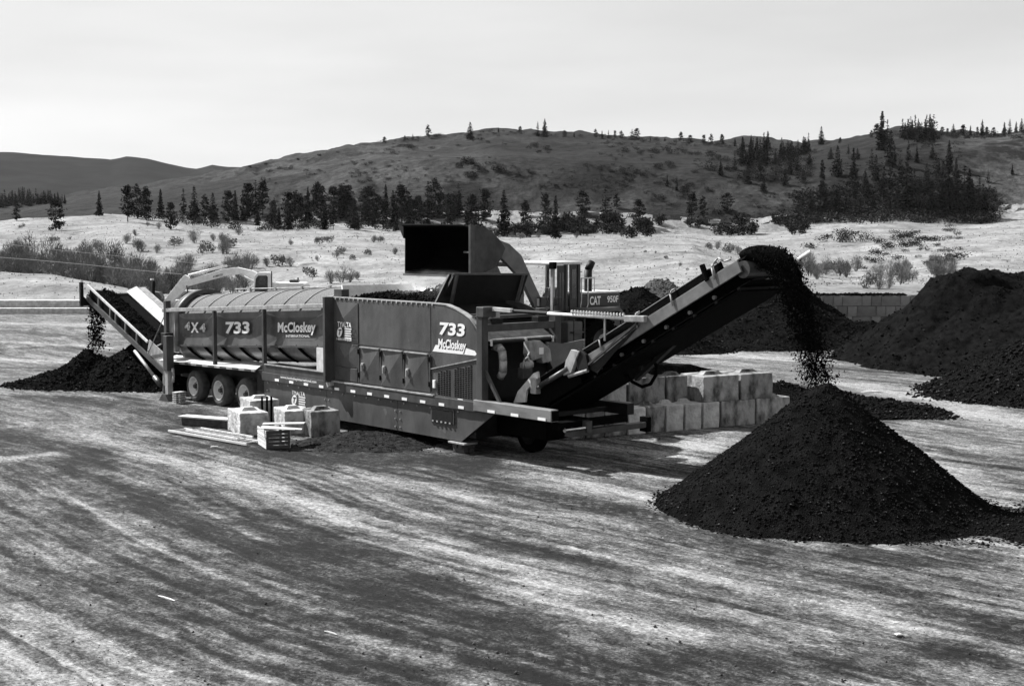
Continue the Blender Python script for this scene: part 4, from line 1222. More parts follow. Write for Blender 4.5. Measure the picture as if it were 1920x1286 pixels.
MB().box(7.7, 8.1, VW + .1, .1, 4.06, 4.3).build('wing_bracket', PAINT2, HP)
MB().hexa([(8.1, 2.6, 3.9), (12.6, 2.6, 3.9), (12.6, 2.68, 3.9), (8.1, 2.68, 3.9), (8.0, 2.95, 4.25), (12.8, 2.95, 4.25), (12.8, 3.02, 4.25), (8.0, 3.02, 4.25)]).build('hopper_far_wall', WHITE, HP)
MB().prism([(12.7, 3.35), (12.7, 4.0), (14.3, 3.62), (14.3, 3.35)], -.15, 2.4).build('hopper_nose', DARKST, HP)
MB().box(13.9, 14.15, -.1, 2.5, 3.7, 3.8).build('nose_rail', GREYST, HP)
# load of compost in the hopper (follows the hopper, heaped over the rim)
def lumpy(name, fr, s0, s1, v0, v1, prof, m, parent, ns=90, nv=36, amp=.06, seed=3):
    ss = np.linspace(s0, s1, ns); tt = np.linspace(0, 1, nv)
    SS, TT = np.meshgrid(ss, tt, indexing='ij')
    hh = prof(SS, TT) + amp * fbm(SS / .35, TT * (v1 - v0) / .35, seed, 4)
    vs_ = [fr(SS[i, j], v0 + (v1 - v0) * TT[i, j], hh[i, j]) for i in range(ns) for j in range(nv)]
    me = fast_mesh(name, np.array([tuple(p) for p in vs_]), grid_faces(ns, nv), m, True)
    o = link(name, me, parent)
    return o
LOAD = empty('hopper_load', P0, ANG)
tag(LOAD, 'steaming dark compost heaped in the machine hopper', 'compost')
def hop_prof(s, t):
    e = np.clip(np.sin(np.pi * t), 0, 1) ** .6
    g = .52 * np.exp(-((s - 11.3) / .8) ** 2 - ((t - .72) / .25) ** 2) + .10 * np.exp(-((s - 9.2) / .9) ** 2) + .07 * np.exp(-((s - 10.5) / .5) ** 2)
    return 3.93 + .16 * e + g - .35 * np.clip(np.abs(s - 10.3) - 2.0, 0, 1)
lumpy('load_surface', lambda s, v, h: Vector((s, v, h)), 8.15, 12.65, -.1, 2.55, hop_prof, COMPC, LOAD, 110, 60, .10, 77)
rng = np.random.default_rng(5)
k = 700
ps = rng.uniform(8.3, 12.5, k); pt = rng.uniform(.05, .95, k)
ph = hop_prof(ps, pt) + .05
c_ = link('clods', pieces_mesh('clods', np.stack([ps, -.1 + 2.65 * pt, ph], -1), rng.uniform(.02, .07, k), CRUMB, rng, .8), LOAD); c_['kind'] = 'stuff'

# ================================================================== OVERSIZE (TAIL) CONVEYOR at the left end
OCN = empty('oversize_conveyor', (0, 0, 0)); OCN.parent = T
OL, oc = frame(-3.3, .62, -10.55, 3.42)
OA, OZ = .15, 2.0
slab(oc, .6, OL, OA - .06, OA, -.16, .06).build('side_beam', GREYST, OCN, bevel=.01)
slab(oc, .6, OL, OZ, OZ + .06, -.16, .06).build('side_beam', PAINT2, OCN)
slab(oc, .3, OL, OA + .15, OZ - .15, .03, .05).build('belt', BLACK, OCN)
slab(oc, .3, OL, OA + .1, OZ - .1, -.14, -.1).build('return_belt', BLACK, OCN)
slab(oc, 2.3, OL - .1, OA - .0, OA + .03, .06, .36).build('skirt_rubber', BLACK, OCN)
slab(oc, 2.4, OL + .15, OA - .04, OA + .03, .40, .48).build('skirt_rail', WHITE, OCN, label='bright rail along the tail conveyor')
for s_ in (3.1, 4.1, 5.0, 5.5, 6.6):
    MB().bar(oc(s_, OA - .07, .1), oc(s_ + .1, OA - .07, .42), .05, .03).build('skirt_bracket', PALE, OCN)
b = MB().hexa([oc(1.0, OZ - .1, .1), oc(OL + .2, OZ - .1, .1), oc(OL + .2, OZ - .06, .1), oc(1.0, OZ - .06, .1), oc(1.0, OZ + .16, .44), oc(OL - .1, OZ + .16, .44), oc(OL - .1, OZ + .20, .44), oc(1.0, OZ + .20, .44)])
b.build('wind_board', PALE, OCN, label='wide bright board along the far side of the tail conveyor')
MB().hexa([oc(1.2, OZ + .21, .40), oc(OL - .2, OZ + .21, .40), oc(OL - .3, OZ + .45, .44), oc(1.2, OZ + .45, .44), oc(1.2, OZ + .21, .44), oc(OL - .2, OZ + .21, .44), oc(OL - .3, OZ + .45, .48), oc(1.2, OZ + .45, .48)]).build('board_flange', PALE, OCN)
slab(oc, .5, 2.2, OA - .06, OA - .03, .1, .62).build('side_plate', PALE, OCN, label='pale scuffed plate low on the tail conveyor')
MB().tube(oc(1.0, OA - .2, -.42), oc(2.9, OA - .2, -.16), .06, 10).build('lift_ram', PALE, OCN, True)
MB().tube(oc(.55, OA - .2, -.48), oc(1.1, OA - .2, -.41), .1, 10).build('lift_ram_base', GREYST, OCN, True)
MB().tube(oc(OL, OA, -.03), oc(OL, OZ, -.03), .13, 16).build('head_drum', DARKST, OCN)
hd = Vector(oc(OL + .1, 0, 0))
MB().bar((hd.x, OA - .3, hd.z - .25), (hd.x, OZ + 1.1, hd.z - .35), .12, .1).build('head_yoke', DARKST, OCN)
for v, tilt in ((OA - .22, -.0), (OZ + 1.05, .1)):
    MB().bar((hd.x, v, hd.z - .42), (hd.x + tilt, v, hd.z + .55), .13, .13, up=(1, 0, 0)).build('yoke_post', DARKST, OCN)
    MB().prismx([(v, hd.z - .4), (v + .45, hd.z - .4), (v, hd.z + .05)], hd.x - .05, hd.x + .05).build('yoke_gusset', DARKST, OCN)
    MB().box(hd.x - .06, hd.x + .06, v - .06, v + .06, hd.z + .56, hd.z + .63).build('post_cap', WHITE, OCN)
MB().tube((-2.75, -.35, 3.3), tuple(oc(2.05, OA - .1, .1)), .02, 6).build('stay_cable', PALE, OCN)
MB().tube(tuple(oc(2.1, OA - .1, .2)), tuple(oc(2.6, OA + 1.3, .5)), .03, 6).build('stay_bar', PALE, OCN)
MB().bar(tuple(oc(.6, OA - .1, -.1)), tuple(oc(.35, OA - .1, -1.0)), .08, .08).build('prop_leg', PALE, OCN)
MB().box(-3.6, -3.2, .3, 1.6, 1.6, 2.5).build('drum_discharge_hood', PALE, OCN)
def ridge(s, t):
    e = np.clip(np.sin(np.pi * t), 0, 1)
    return .04 + .24 * e
TL = empty('belt_load', P0, ANG)
tag(TL, 'strip of dark oversize compost riding up the left tail conveyor', 'compost')
lumpy('load_surface', oc, .6, OL + .05, OA + .05, OZ - .55, ridge, COMPC, TL, 120, 24, .09, 13)
k = 500
ps = rng.uniform(.6, OL + .1, k); pt = rng.uniform(.1, .95, k); ph = ridge(ps, pt) + .03
pp = np.array([tuple(oc(a, OA + .05 + (OZ - OA - .6) * t_, h_)) for a, t_, h_ in zip(ps, pt, ph)])
c_ = link('clods', pieces_mesh('clods', pp, rng.uniform(.02, .06, k), CRUMB, rng, .8), TL); c_['kind'] = 'stuff'
# load on the fines belt, mounding at the head
FLD = empty('belt_load', P0, ANG)
tag(FLD, 'thick black compost bed mounding over the raised conveyor head', 'compost')
def bed(s, t):
    e = np.clip(np.sin(np.pi * t), 0, 1) ** .7
    return .14 + (.12 + .10 * np.clip((s - FL + 1.3) / .9, 0, 1)) * e
lumpy('load_surface', fc, .8, FL + .15, VA + .06, VZ - .06, bed, COMP, FLD, 130, 30, .05, 17)

# ------------------------------------------------------------------ falling compost
def falling(name, label, o, vel, z_end, v0, v1, n_, size, spread, seed, core=None, thick=.3):
    rng = np.random.default_rng(seed)
    tmax = (vel[2] + math.sqrt(vel[2] ** 2 + 2 * 9.81 * (o[2] - z_end))) / 9.81
    t = tmax * rng.random(n_) ** .8
    jit = rng.normal(0, 1, (n_, 3)) * (spread[0] + spread[1] * (t / tmax)[:, None]) * np.array([1, .8, .6])
    dv = rng.normal(0, .09, n_)
    w = v0 + (v1 - v0) * (.5 + (rng.random(n_) - .5) * (1 - spread[2] * t / tmax))
    p = np.stack([o[0] + vel[0] * (1 + dv) * t, w, o[2] + vel[2] * t - 4.905 * t * t], -1) + jit + np.array([0, 0, 1]) * (rng.random(n_)[:, None] - .5) * thick
    sz = rng.uniform(*size, n_) * (1 + 1.2 * (rng.random(n_) < .06))
    ob = link(name, pieces_mesh(name, p, sz, CRUMB, rng, 1.0))
    ob.location = P0; ob.rotation_euler = (0, 0, ANG)
    tag(ob, label, 'compost', kind='stuff')
    return ob
h0 = fc(FL + .1, 0, .22)
FS = falling('falling_compost', 'thick black curtain of compost falling from the raised conveyor head', (h0.x - .05, 0, h0.z), (2.05, 0, .6), 2.6, VA + .15, VZ - .25, 14000, (.006, .022), (.035, .10, .60), 71, thick=.32)
# dense core of the curtain
ss = np.linspace(0, .62, 46); tt = np.linspace(0, 1, 40)
vs_ = []
for t in ss:
    for a in tt:
        ang = 2 * math.pi * a
        cx_ = h0.x - .1 + 2.15 * t; cz_ = h0.z + .55 * t - 4.905 * t * t - .02
        wv = (VZ - VA) * .44 * (1 - 1.05 * t); th_ = .22 * (1 - .9 * t / .62) + .01
        nx_, nz_ = (9.81 * t - .55), 2.15
        q = math.hypot(nx_, nz_)
        r_ = 1 + .12 * float(fbm(np.array([t * 9]), np.array([a * 7]), 91, 3)[0])
        vs_.append((cx_ + math.sin(ang) * th_ * nx_ / q * r_, (VA + VZ) / 2 + math.cos(ang) * wv * r_, cz_ + math.sin(ang) * th_ * nz_ / q * r_))
link('stream_core', fast_mesh('stream_core', np.array(vs_), grid_faces(46, 40), COMP, True), FS)
o0 = oc(OL + .05, 0, .1)
falling('falling_compost', 'thin trickle of dark clods dropping off the left tail conveyor', (o0.x, 0, o0.z), (-.45, 0, .2), 1.2, OA + .15, OZ - 1.05, 2600, (.012, .036), (.05, .08, .3), 73, thick=.2)

# ================================================================== LOADER RAMP
xs = np.linspace(4.5, 16.5, 90); ys = np.linspace(2.7, 26, 130)
XX, YY = np.meshgrid(xs, ys)
rz_ = 1.70 * np.clip((13.95 - XX) / 1.1, 0, 1) * np.clip((XX - 4.6) / 2.6, 0, 1) * np.clip((18 - YY) / 7.5, 0, 1) * np.clip((YY - 2.68) / .5, 0, 1)
rz_ = rz_ + .06 * fbm(XX / .8, YY / .8, 3, 4) * np.clip(rz_ * 3, 0, 1) - .03
rm_ = struct(link('earth_ramp', fast_mesh('earth_ramp', np.stack([XX, YY, rz_], -1).reshape(-1, 3), grid_faces(130, 90), COMPC, True)))
rm_.location = P0; rm_.rotation_euler = (0, 0, ANG)

# ================================================================== WHEEL LOADER (dumps into the hopper, drives towards -N)
LZ = 1.70
LO = empty('wheel_loader', ML(10.1, 0, LZ), ANG)
tag(LO, 'articulated wheel loader marked CAT 950F tipping its raised bucket behind the machine', 'wheel loader')
CABM = mat('cab dark paint', .010, .018, scale=4, rough=.4)
def lwheel(a, side):
    r, w = .80, .58
    b0 = side * 1.42
    w_ = MB().ring((b0, a, r), (-side, 0, 0), [(.03, .42), (0, .50), (0, .68), (.06, .78), (.10, .80), (w - .1, .80), (w - .06, .78), (w, .68), (w, .42)], 32).build('wheel', BLACK, LO, True)
    b = MB()
    for k in range(22):
        t_ = 2 * math.pi * k / 22
        c_, s_ = math.cos(t_), math.sin(t_)
        for sd_ in (0, 1):
            t2 = t_ + sd_ * .14
            c_, s_ = math.cos(t2), math.sin(t2)
            x0 = b0 - side * (.02 + sd_ * .28); x1 = x0 - side * .26
            b.bar((x0, a + .81 * c_, r + .81 * s_), (x1, a + .81 * math.cos(t2 + .1), r + .81 * math.sin(t2 + .1)), .07, .05, up=(0, c_, s_))
    b.build('tread', BLACK, w_)
    b = MB(); b.ring((b0, a, r), (-side, 0, 0), [(.02, .43), (.06, .40), (.2, .36), (.22, 0)], 28); b.build('rim', YEL, w_, True)
    return w_
for a in (7.65, 4.55):
    for sd_ in (1, -1):
        lwheel(a, sd_)
# rear body
MB().prism([(-.72, .85), (.72, .85), (.72, 1.92), (-.72, 1.92)], 6.9, 9.15).build('engine_body', YEL, LO, bevel=.03)
MB().prism([(-.74, 1.92), (.74, 1.92), (.74, 2.26), (.68, 2.32), (-.68, 2.32), (-.74, 2.26)], 6.95, 9.1).build('hood_band', CABM, LO, bevel=.01, label='dark hood band with pale lettering')
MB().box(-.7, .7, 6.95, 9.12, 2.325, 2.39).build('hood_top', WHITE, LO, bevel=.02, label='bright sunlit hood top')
MB().box(-1.15, 1.15, 8.6, 9.3, .75, 1.25).build('counterweight', YEL, LO, bevel=.06)
MB().box(.3, .74, 9.16, 9.26, 1.3, 1.7).build('tail_lamp_box', GREYST, LO)
for sd_ in (1, -1):
    b = MB().prismx([(6.75, 1.75), (7.0, 1.9), (8.4, 1.9), (8.75, 1.6), (8.75, 1.5), (8.35, 1.78), (7.0, 1.78), (6.8, 1.65)], sd_ * .75, sd_ * 1.42)
    b.build('fender', YEL, LO)
    b = MB(); b.box(sd_ * .72, sd_ * 1.3, 6.2, 6.85, .5, 1.5) if sd_ > 0 else b.box(-1.3, -.72, 6.2, 6.85, .5, 1.5)
    b.build('tank', YEL, LO, bevel=.03)
b = MB()
for z in (.45, .8, 1.15):
    b.box(1.25, 1.5, 6.3, 6.75, z, z + .04)
b.box(1.46, 1.5, 6.28, 6.31, .45, 1.6); b.box(1.46, 1.5, 6.74, 6.77, .45, 1.6)
b.build('ladder', GREYST, LO)
WHITE8 = mat('clean white decal', .75, .8, rough=.4)
lettering('CAT', (7.70, 8.2, 1.96, 2.25), .746, WHITE8, LO, plane='yz', bold=.03)
lettering('950F', (8.5, 9.02, 2.02, 2.24), .746, WHITE8, LO, plane='yz', bold=.02)
b = MB()
for a in (8.25, 8.5):
    b.box(.722, .73, a, a + .02, 1.3, 1.9)
b.box(.722, .73, 8.6, 8.75, 1.5, 1.8); b.box(.722, .73, 8.0, 8.06, 1.62, 1.75)
b.build('panel_seams', CABM, LO)
# exhaust
b = MB(); b.tube((.25, 8.1, 2.35), (.25, 8.1, 3.1), .13, 14); b.tube((.25, 8.1, 3.1), (.25, 8.27, 3.36), .13, 14, .12)
b.build('exhaust_stack', DARKST, LO, True)
b = MB()
b.path([(.74, 7.25, 1.8), (.74, 7.32, 2.1), (.74, 7.32, 2.85), (.74, 7.9, 2.85), (.74, 7.9, 2.4)], .022, 6)
b.path([(.74, 7.62, 2.85), (.74, 7.62, 2.0), (.74, 7.5, 1.7)], .022, 6)
b.build('hand_rail', WHITE, LO)
# cab
CA0, CA1, CB, CZ0, CZ1 = 6.05, 7.18, .74, 1.45, 3.30
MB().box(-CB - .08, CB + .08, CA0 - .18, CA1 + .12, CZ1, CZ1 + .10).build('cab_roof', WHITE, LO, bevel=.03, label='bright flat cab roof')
for (x, y) in ((-CB, CA0), (CB, CA0), (-CB, CA1), (CB, CA1), (CB, 6.62)):
    MB().box(x - .05, x + .05, y - .05, y + .05, CZ0, CZ1).build('cab_pillar', PALE if y == CA0 else CABM, LO)
MB().box(CB - .03, CB + .02, 6.80, CA1, CZ0, CZ1).build('cab_rear_quarter', CABM, LO)
MB().box(CB + .021, CB + .03, 6.86, 7.06, 2.2, 3.15).build('cab_window', GLASSM, LO)
MB().box(-CB, CB, CA0, CA1, CZ0 - .5, CZ0).build('cab_base', CABM, LO)
MB().box(CB - .02, CB + .025, CA0 + .05, 6.6, CZ0 - .45, CZ0 + .55).build('cab_door', CABM, LO)
MB().box(CB - .02, CB + .02, 6.25, 6.57, CZ0 + .55, CZ1 - .02).build('cab_door_frame', CABM, LO)
for a_ in (6.32, 6.44):
    MB().box(CB + .021, CB + .03, a_, a_ + .06, CZ0 + .75, CZ1 - .25).build('door_slot_window', GLASSM, LO)
PANE = bpy.data.materials.new('clear cab glass'); PANE.use_nodes = True
pb = PANE.node_tree.nodes['Principled BSDF']
pb.inputs['Base Color'].default_value = (.97, .97, .97, 1); pb.inputs['Roughness'].default_value = .0
pb.inputs['Transmission Weight'].default_value = 1.0; pb.inputs['IOR'].default_value = 1.3
MB().box(-CB + .05, CB - .05, CA0 - .012, CA0 - .004, CZ0 + .05, CZ1 - .02).build('windscreen', PANE, LO)
MB().box(CB + .004, CB + .012, CA0 + .06, 6.23, CZ0 + .6, CZ1 - .05).build('door_window', PANE, LO)
MB().box(-CB + .05, CB - .05, CA1 + .004, CA1 + .012, CZ0 + .35, CZ1 - .05).build('rear_window', PANE, LO)
MB().box(-CB - .012, -CB - .004, CA0 + .06, CA1 - .06, CZ0 + .3, CZ1 - .05).build('side_window', PANE, LO)
b = MB(); b.box(-.28, .28, 6.62, 6.78, 1.75, 2.55); b.box(-.28, .28, 6.4, 6.8, 1.6, 1.78); b.build('seat', CABM, LO, bevel=.05)
b = MB(); b.tube((0, 6.18, 1.5), (0, 6.28, 2.1), .04, 8); b.ring((0, 6.3, 2.13), (0, -.5, 1), [(0, .2), (.03, .22), (0, .24), (-.03, .22), (0, .2)], 20); b.build('steering_column', CABM, LO)
for x in (-.95, .95):
    b = MB(); b.box(x - .12, x + .12, CA0 - .25, CA0 - .12, CZ1 - .12, CZ1 + .1); b.build('work_lamp', BLACK, LO, bevel=.02)
b = MB(); b.path([(CB + .02, 6.05, 1.5), (CB + .1, 6.05, 2.25), (CB + .1, 6.35, 2.25), (CB + .1, 6.35, 1.5)], .02, 6); b.build('hand_rail', GREYST, LO)
b = MB(); b.box(.5, .95, 5.35, 5.6, 1.98, 2.3); hl = b.build('head_lamp', CABM, LO, bevel=.03)
MB().box(.56, .88, 5.335, 5.349, 2.02, 2.26).build('lamp_lens', BRIGHTW, hl)
# front frame
MB().prism([(-.55, .6), (.55, .6), (.5, 1.9), (-.5, 1.9)], 4.1, 5.9).build('front_frame', YEL, LO, bevel=.03)
for sd_ in (1, -1):
    b = MB().prismx([(3.9, 1.7), (4.2, 1.78), (5.0, 1.78), (5.3, 1.6), (5.3, 1.54), (5.0, 1.7), (4.2, 1.7), (3.95, 1.62)], sd_ * .8, sd_ * 1.4)
    b.build('fender', YEL, LO)
ARM = mat('loader arm paint', .08, .13, scale=3, rough=.55, bump=.1)
for sd_ in (1, -1):
    x0, x1 = (.62, .78) if sd_ > 0 else (-.78, -.62)
    MB().prismx([(5.72, 1.72), (5.5, 1.62), (5.25, 2.0), (4.72, 2.85), (4.25, 3.25), (3.72, 3.66), (3.5, 3.72), (3.42, 3.98), (3.68, 4.14), (4.2, 3.98), (4.7, 3.62), (5.1, 2.95), (5.62, 2.1), (5.85, 1.95)], x0, x1).build('lift_arm', ARM, LO, bevel=.015)
    MB().tube((sd_ * .7, 4.5, 1.25), (sd_ * .7, 4.75, 2.4), .10, 12).build('lift_ram', YEL, LO, True)
    MB().tube((sd_ * .7, 4.75, 2.4), (sd_ * .7, 4.8, 2.85), .055, 10).build('lift_ram_rod', CHROME, LO, True)
MB().tube((-.62, 4.55, 3.4), (.62, 4.55, 3.4), .14, 12).build('cross_tube', ARM, LO)
MB().bar((0, 4.4, 2.5), (0, 3.55, 3.5), .16, .32).build('bell_crank', ARM, LO)
MB().bar((0, 3.6, 3.4), (0, 3.1, 3.3), .1, .14).build('tilt_link', CABM, LO)
MB().tube((0, 5.4, 1.9), (0, 4.45, 2.6), .09, 12).build('tilt_ram', YEL, LO)
# bucket: curved shell tipped forward, open side facing the hopper
BK = empty('bucket', (0, 0, 0)); BK.parent = LO
prof = [(1.98, 4.52), (2.20, 4.555), (2.5, 4.48), (2.8, 4.33), (3.1, 4.08), (3.28, 3.86), (3.12, 3.55), (2.85, 3.28), (2.5, 3.16), (1.96, 3.06)]
BW_ = 1.6
BM = mat('bucket steel', .012, .045, scale=2.2, rough=.6, bump=.3, bscale=8)
b = MB()
th = .035
for (y0_, z0_), (y1_, z1_) in zip(prof[:-1], prof[1:]):
    d_ = Vector((0, y1_ - y0_, z1_ - z0_)).normalized(); nrm = Vector((0, d_.z, -d_.y)) * -th
    b.hexa([(-BW_, y0_, z0_), (BW_, y0_, z0_), (BW_, y1_, z1_), (-BW_, y1_, z1_), (-BW_, y0_ - nrm.y, z0_ - nrm.z), (BW_, y0_ - nrm.y, z0_ - nrm.z), (BW_, y1_ - nrm.y, z1_ - nrm.z), (-BW_, y1_ - nrm.y, z1_ - nrm.z)])
b.build('bucket_shell', BLACK, BK)  # steel blackened, the bucket's inner shade is put into the colour
for x0, x1 in ((BW_, BW_ + .04), (-BW_ - .04, -BW_)):
    MB().prismx(prof, x0, x1).build('bucket_side', BM if x0 > 0 else BLACK, BK)  # far side blackened to paint the shaded inside of the bucket
MB().box(BW_ - .02, BW_ + .07, 1.9, 2.06, 3.05, 4.56).build('side_cutter', GREYST, BK)
MB().hexa([(-BW_ - .1, 1.75, 4.57), (BW_ - .3, 1.85, 4.55), (BW_ - .3, 2.0, 4.53), (-BW_, 2.0, 4.5), (-BW_ - .1, 1.75, 4.60), (BW_ - .3, 1.85, 4.58), (BW_ - .3, 2.0, 4.56), (-BW_, 2.0, 4.54)]).build('spill_guard', DARKST, BK)
MB().prism([(-BW_ - .3, 4.56), (-BW_ - .02, 4.15), (-BW_ - .02, 4.56)], 1.9, 1.98).build('spill_guard', DARKST, BK)
MB().box(-BW_, BW_, 1.86, 2.02, 3.0, 3.06).build('cutting_edge', GREYST, BK)
b = MB(); b.bar((BW_ - .6, 2.2, 3.75), (BW_ - .05, 2.0, 3.75), .04, .05); b.build('wear_strip', GREYST, BK)

# ================================================================== EXCAVATOR far behind
EXD = 110.0; EK = F / EXD
def ex(x, y):
    return ((x - 525) / EK, 6.1 - (y - 432) / EK)
EX = empty('excavator', (-17.95, EXD, 0), 0)
tag(EX, 'pale tracked excavator with bent boom parked behind the drum', 'excavator')
for yy_ in (-1.3, 1.3):
    MB().prism([(-1.9, .0), (1.9, .0), (2.2, .3), (2.1, .75), (1.8, .9), (-1.8, .9), (-2.1, .75), (-2.2, .3)], yy_ - .3, yy_ + .3).build('track', BLACK, EX)
MB().box(-1.2, 1.2, -1.1, 1.1, .7, 1.05).build('undercarriage', DARKST, EX)
MB().prism([(-.95, 1.05), (2.1, 1.05), (2.1, 1.95), (1.95, 2.08), (-.4, 2.1), (-.5, 1.6), (-.95, 1.6)], -1.3, 1.3).build('house', YELL, EX, bevel=.05)
MB().box(1.2, 2.14, -1.32, 1.32, 1.05, 1.9).build('counterweight', YELL, EX, bevel=.08)
MB().box(.8, 1.5, -.5, .2, 2.1, 2.3).build('engine_cover', CABM, EX, bevel=.04)
MB().tube((1.35, .4, 2.1), (1.35, .4, 2.45), .06, 8).build('exhaust_stack', CABM, EX)
cb = MB().prism([(-1.85, 1.15), (-.45, 1.15), (-.45, 2.75), (-.6, 2.9), (-1.5, 2.9), (-1.75, 2.6)], -1.35, -.3).build('cab', YELL, EX, bevel=.03)
MB().prism([(-1.72, 1.35), (-.72, 1.35), (-.70, 2.55), (-.80, 2.66), (-1.42, 2.66), (-1.62, 2.42)], -1.36, -1.352).build('cab_side_panel', CABM, cb)
MB().prism([(-1.45, 1.95), (-.85, 1.95), (-.85, 2.6), (-1.3, 2.6)], -1.37, -1.362).build('cab_window', GLASSM, cb)
MB().box(-.45, -.38, -1.33, -1.25, 1.6, 3.0).build('hand_rail', CABM, EX)
def expoly(*pts): return [ex(*p) for p in pts]
bmn = MB().prism(expoly((522, 550), (508, 522), (472, 507), (445, 501), (420, 504), (346, 527), (343, 533), (348, 538), (424, 517), (450, 514), (478, 524), (502, 556)), .05, .55).build('boom', YELL, EX, bevel=.03)
lettering('KOMATSU', (ex(400, 520)[0], ex(418, 520)[0], ex(400, 521)[1], ex(400, 517)[1]), .04, CABM, bmn, slope=.26, bold=.02)
MB().prism(expoly((354, 519), (346, 515), (336, 526), (320, 546), (298, 574), (305, 581), (326, 563), (349, 540)), .1, .5).build('stick', YELL, EX, bevel=.03)
b = MB(); a_, c_ = ex(352, 516), ex(425, 498); b.tube((a_[0], .3, a_[1]), (c_[0], .3, c_[1]), .09, 10); b.build('stick_ram', YELL, EX, True)
b = MB(); a_, c_ = ex(452, 514), ex(505, 545); b.tube((a_[0], -.02, a_[1]), (c_[0], -.02, c_[1]), .09, 10); b.build('boom_ram', WHITE, EX, True)
bk = [ex(282, 572), ex(272, 562), ex(276, 552), ex(286, 546), ex(298, 548), ex(304, 556), ex(303, 572)]
MB().prism(bk, -.2, .8).build('bucket', mat('excavator bucket steel', .03, .07, scale=3, rough=.6), EX, bevel=.03)
b = MB(); b.path([(ex(350, 535)[0], .05, ex(350, 535)[1]), (ex(352, 548)[0], .05, ex(352, 548)[1]), (ex(340, 556)[0], .05, ex(340, 556)[1])], .05, 6); b.build('hose', CABM, EX)

# ================================================================== CONCRETE BLOCKS
def block_mesh(lx, ly, lz, seed, m, key=True, chip=.02):
    rng = np.random.default_rng(seed)
    bm = bmesh.new()
    bmesh.ops.create_cube(bm, size=1)
    for v in bm.verts:
        v.co = Vector((v.co.x * lx, v.co.y * ly, (v.co.z + .5) * lz))
    bmesh.ops.bevel(bm, geom=list(bm.edges), offset=.03, segments=2, profile=.5, affect='EDGES')
    bmesh.ops.subdivide_edges(bm, edges=[e for e in bm.edges if e.calc_length() > .3], cuts=5, use_grid_fill=True)
    vs_ = np.array([tuple(v.co) for v in bm.verts])
    nz = fbm(vs_[:, 0] / .22 + seed * 3.1 + vs_[:, 2] * 2, vs_[:, 1] / .22 + vs_[:, 2] / .2, seed, 3)
    for v, q in zip(bm.verts, nz):
        c = Vector((0, 0, lz / 2)); d = (v.co - c)
        v.co += d.normalized() * float(q) * chip
        if v.co.z < 0.02: v.co.z = 0.0
    if key:
        k = bmesh.ops.create_cone(bm, cap_ends=True, segments=4, radius1=.30, radius2=.17, depth=.11, matrix=Matrix.Translation((0, 0, lz + .045)) @ Matrix.Rotation(math.pi / 4, 4, 'Z'))
        sx = max(1.0, lx * .6 / .42)
        for v in k['verts']:
            v.co.x *= sx * 1.0; v.co.y *= 1.0
    me = bpy.data.meshes.new('concrete_block')
    bm.to_mesh(me); bm.free()
    me.materials.append(m)
    return me
def add_block(me, x, y, z, ang, label, group=None):
    o = link('concrete_block', me)
    o.location = (x, y, z); o.rotation_euler = (0, 0, ang)
    tag(o, label, 'concrete block', group)
    return o
def edge_block(pa, pb, depth, lz, z, seed, label, group, m=CONC, key=True, chip=.02, gap=.045):
    """block whose front bottom edge runs from pa to pb (xy), body behind it"""
    pa, pb = Vector(pa[:2]), Vector(pb[:2]); d = (pb - pa); lx = d.length - gap; d.normalize(); nrm = Vector((-d.y, d.x))
    if nrm.y < 0: nrm = -nrm
    c = (pa + pb) / 2 + nrm * depth / 2
    me = block_mesh(lx, depth, lz, seed, m, key, chip)
    return add_block(me, c.x, c.y, z, math.atan2(d.y, d.x), label, group)
WD = Vector((.872, .489, 0)).normalized(); WN = Vector((-.489, .872, 0)).normalized()
W0 = gp(1175, 815.5)
def along(px_, back=0.0, z=0.0):
    """distance along the wall line for a picture column at the wall front"""
    d = ray(px_, 780); o = Vector((0, 0, H)); p = W0 + WN * back
    t = (p - o).dot(WN) / d.dot(WN)
    q = o + d * t
    return (q - p).dot(WD)
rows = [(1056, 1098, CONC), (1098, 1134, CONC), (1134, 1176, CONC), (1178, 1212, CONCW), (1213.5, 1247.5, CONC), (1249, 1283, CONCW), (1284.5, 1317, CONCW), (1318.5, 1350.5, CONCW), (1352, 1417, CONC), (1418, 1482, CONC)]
descr = ['lower-row block left of the bumper end, deepest in shade', 'second lower-row block from the machine end, in shade', 'shaded lower-row block just left of the pale narrow block', 'pale narrow lower-row block beside the black bumper end', 'dark streaked narrow block between two pale lower-row blocks',
         'pale narrow lower-row block with dark smudges near its top', 'pale narrow lower-row block under the bright-cornered upper block', 'rightmost narrow lower-row block, chipped at its left edge', 'long dark mottled lower-row block second from the right end', 'long lower-row block at the right end beside the compost cone']
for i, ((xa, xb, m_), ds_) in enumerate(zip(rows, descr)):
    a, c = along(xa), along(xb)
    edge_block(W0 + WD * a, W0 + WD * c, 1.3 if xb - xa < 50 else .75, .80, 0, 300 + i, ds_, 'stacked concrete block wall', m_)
back = .62
up = [(1062, 1104, back, 'upper-row block behind the conveyor foot, mostly hidden'), (1106, 1176, back, 'upper-row block under the conveyor with a sunlit scrap of face'), (1178, 1248, back, 'set-back upper-row block behind the hanging hose loop'), (1250, 1290, back, 'set-back upper-row block next to the bright-cornered block'),
      (1318, 1386, .02, 'upper-row block with a bright triangular lit corner'), (1388, 1449, .02, 'upper-row block at the right end of the wall')]
for i, (xa, xb, bk_, ds_) in enumerate(up):
    a, c = along(xa, bk_), along(xb, bk_)
    p = W0 + WN * bk_
    edge_block(p + WD * a, p + WD * c, .75 if bk_ > .1 else 1.25, .80, .805, 330 + i, ds_, 'stacked concrete block wall')

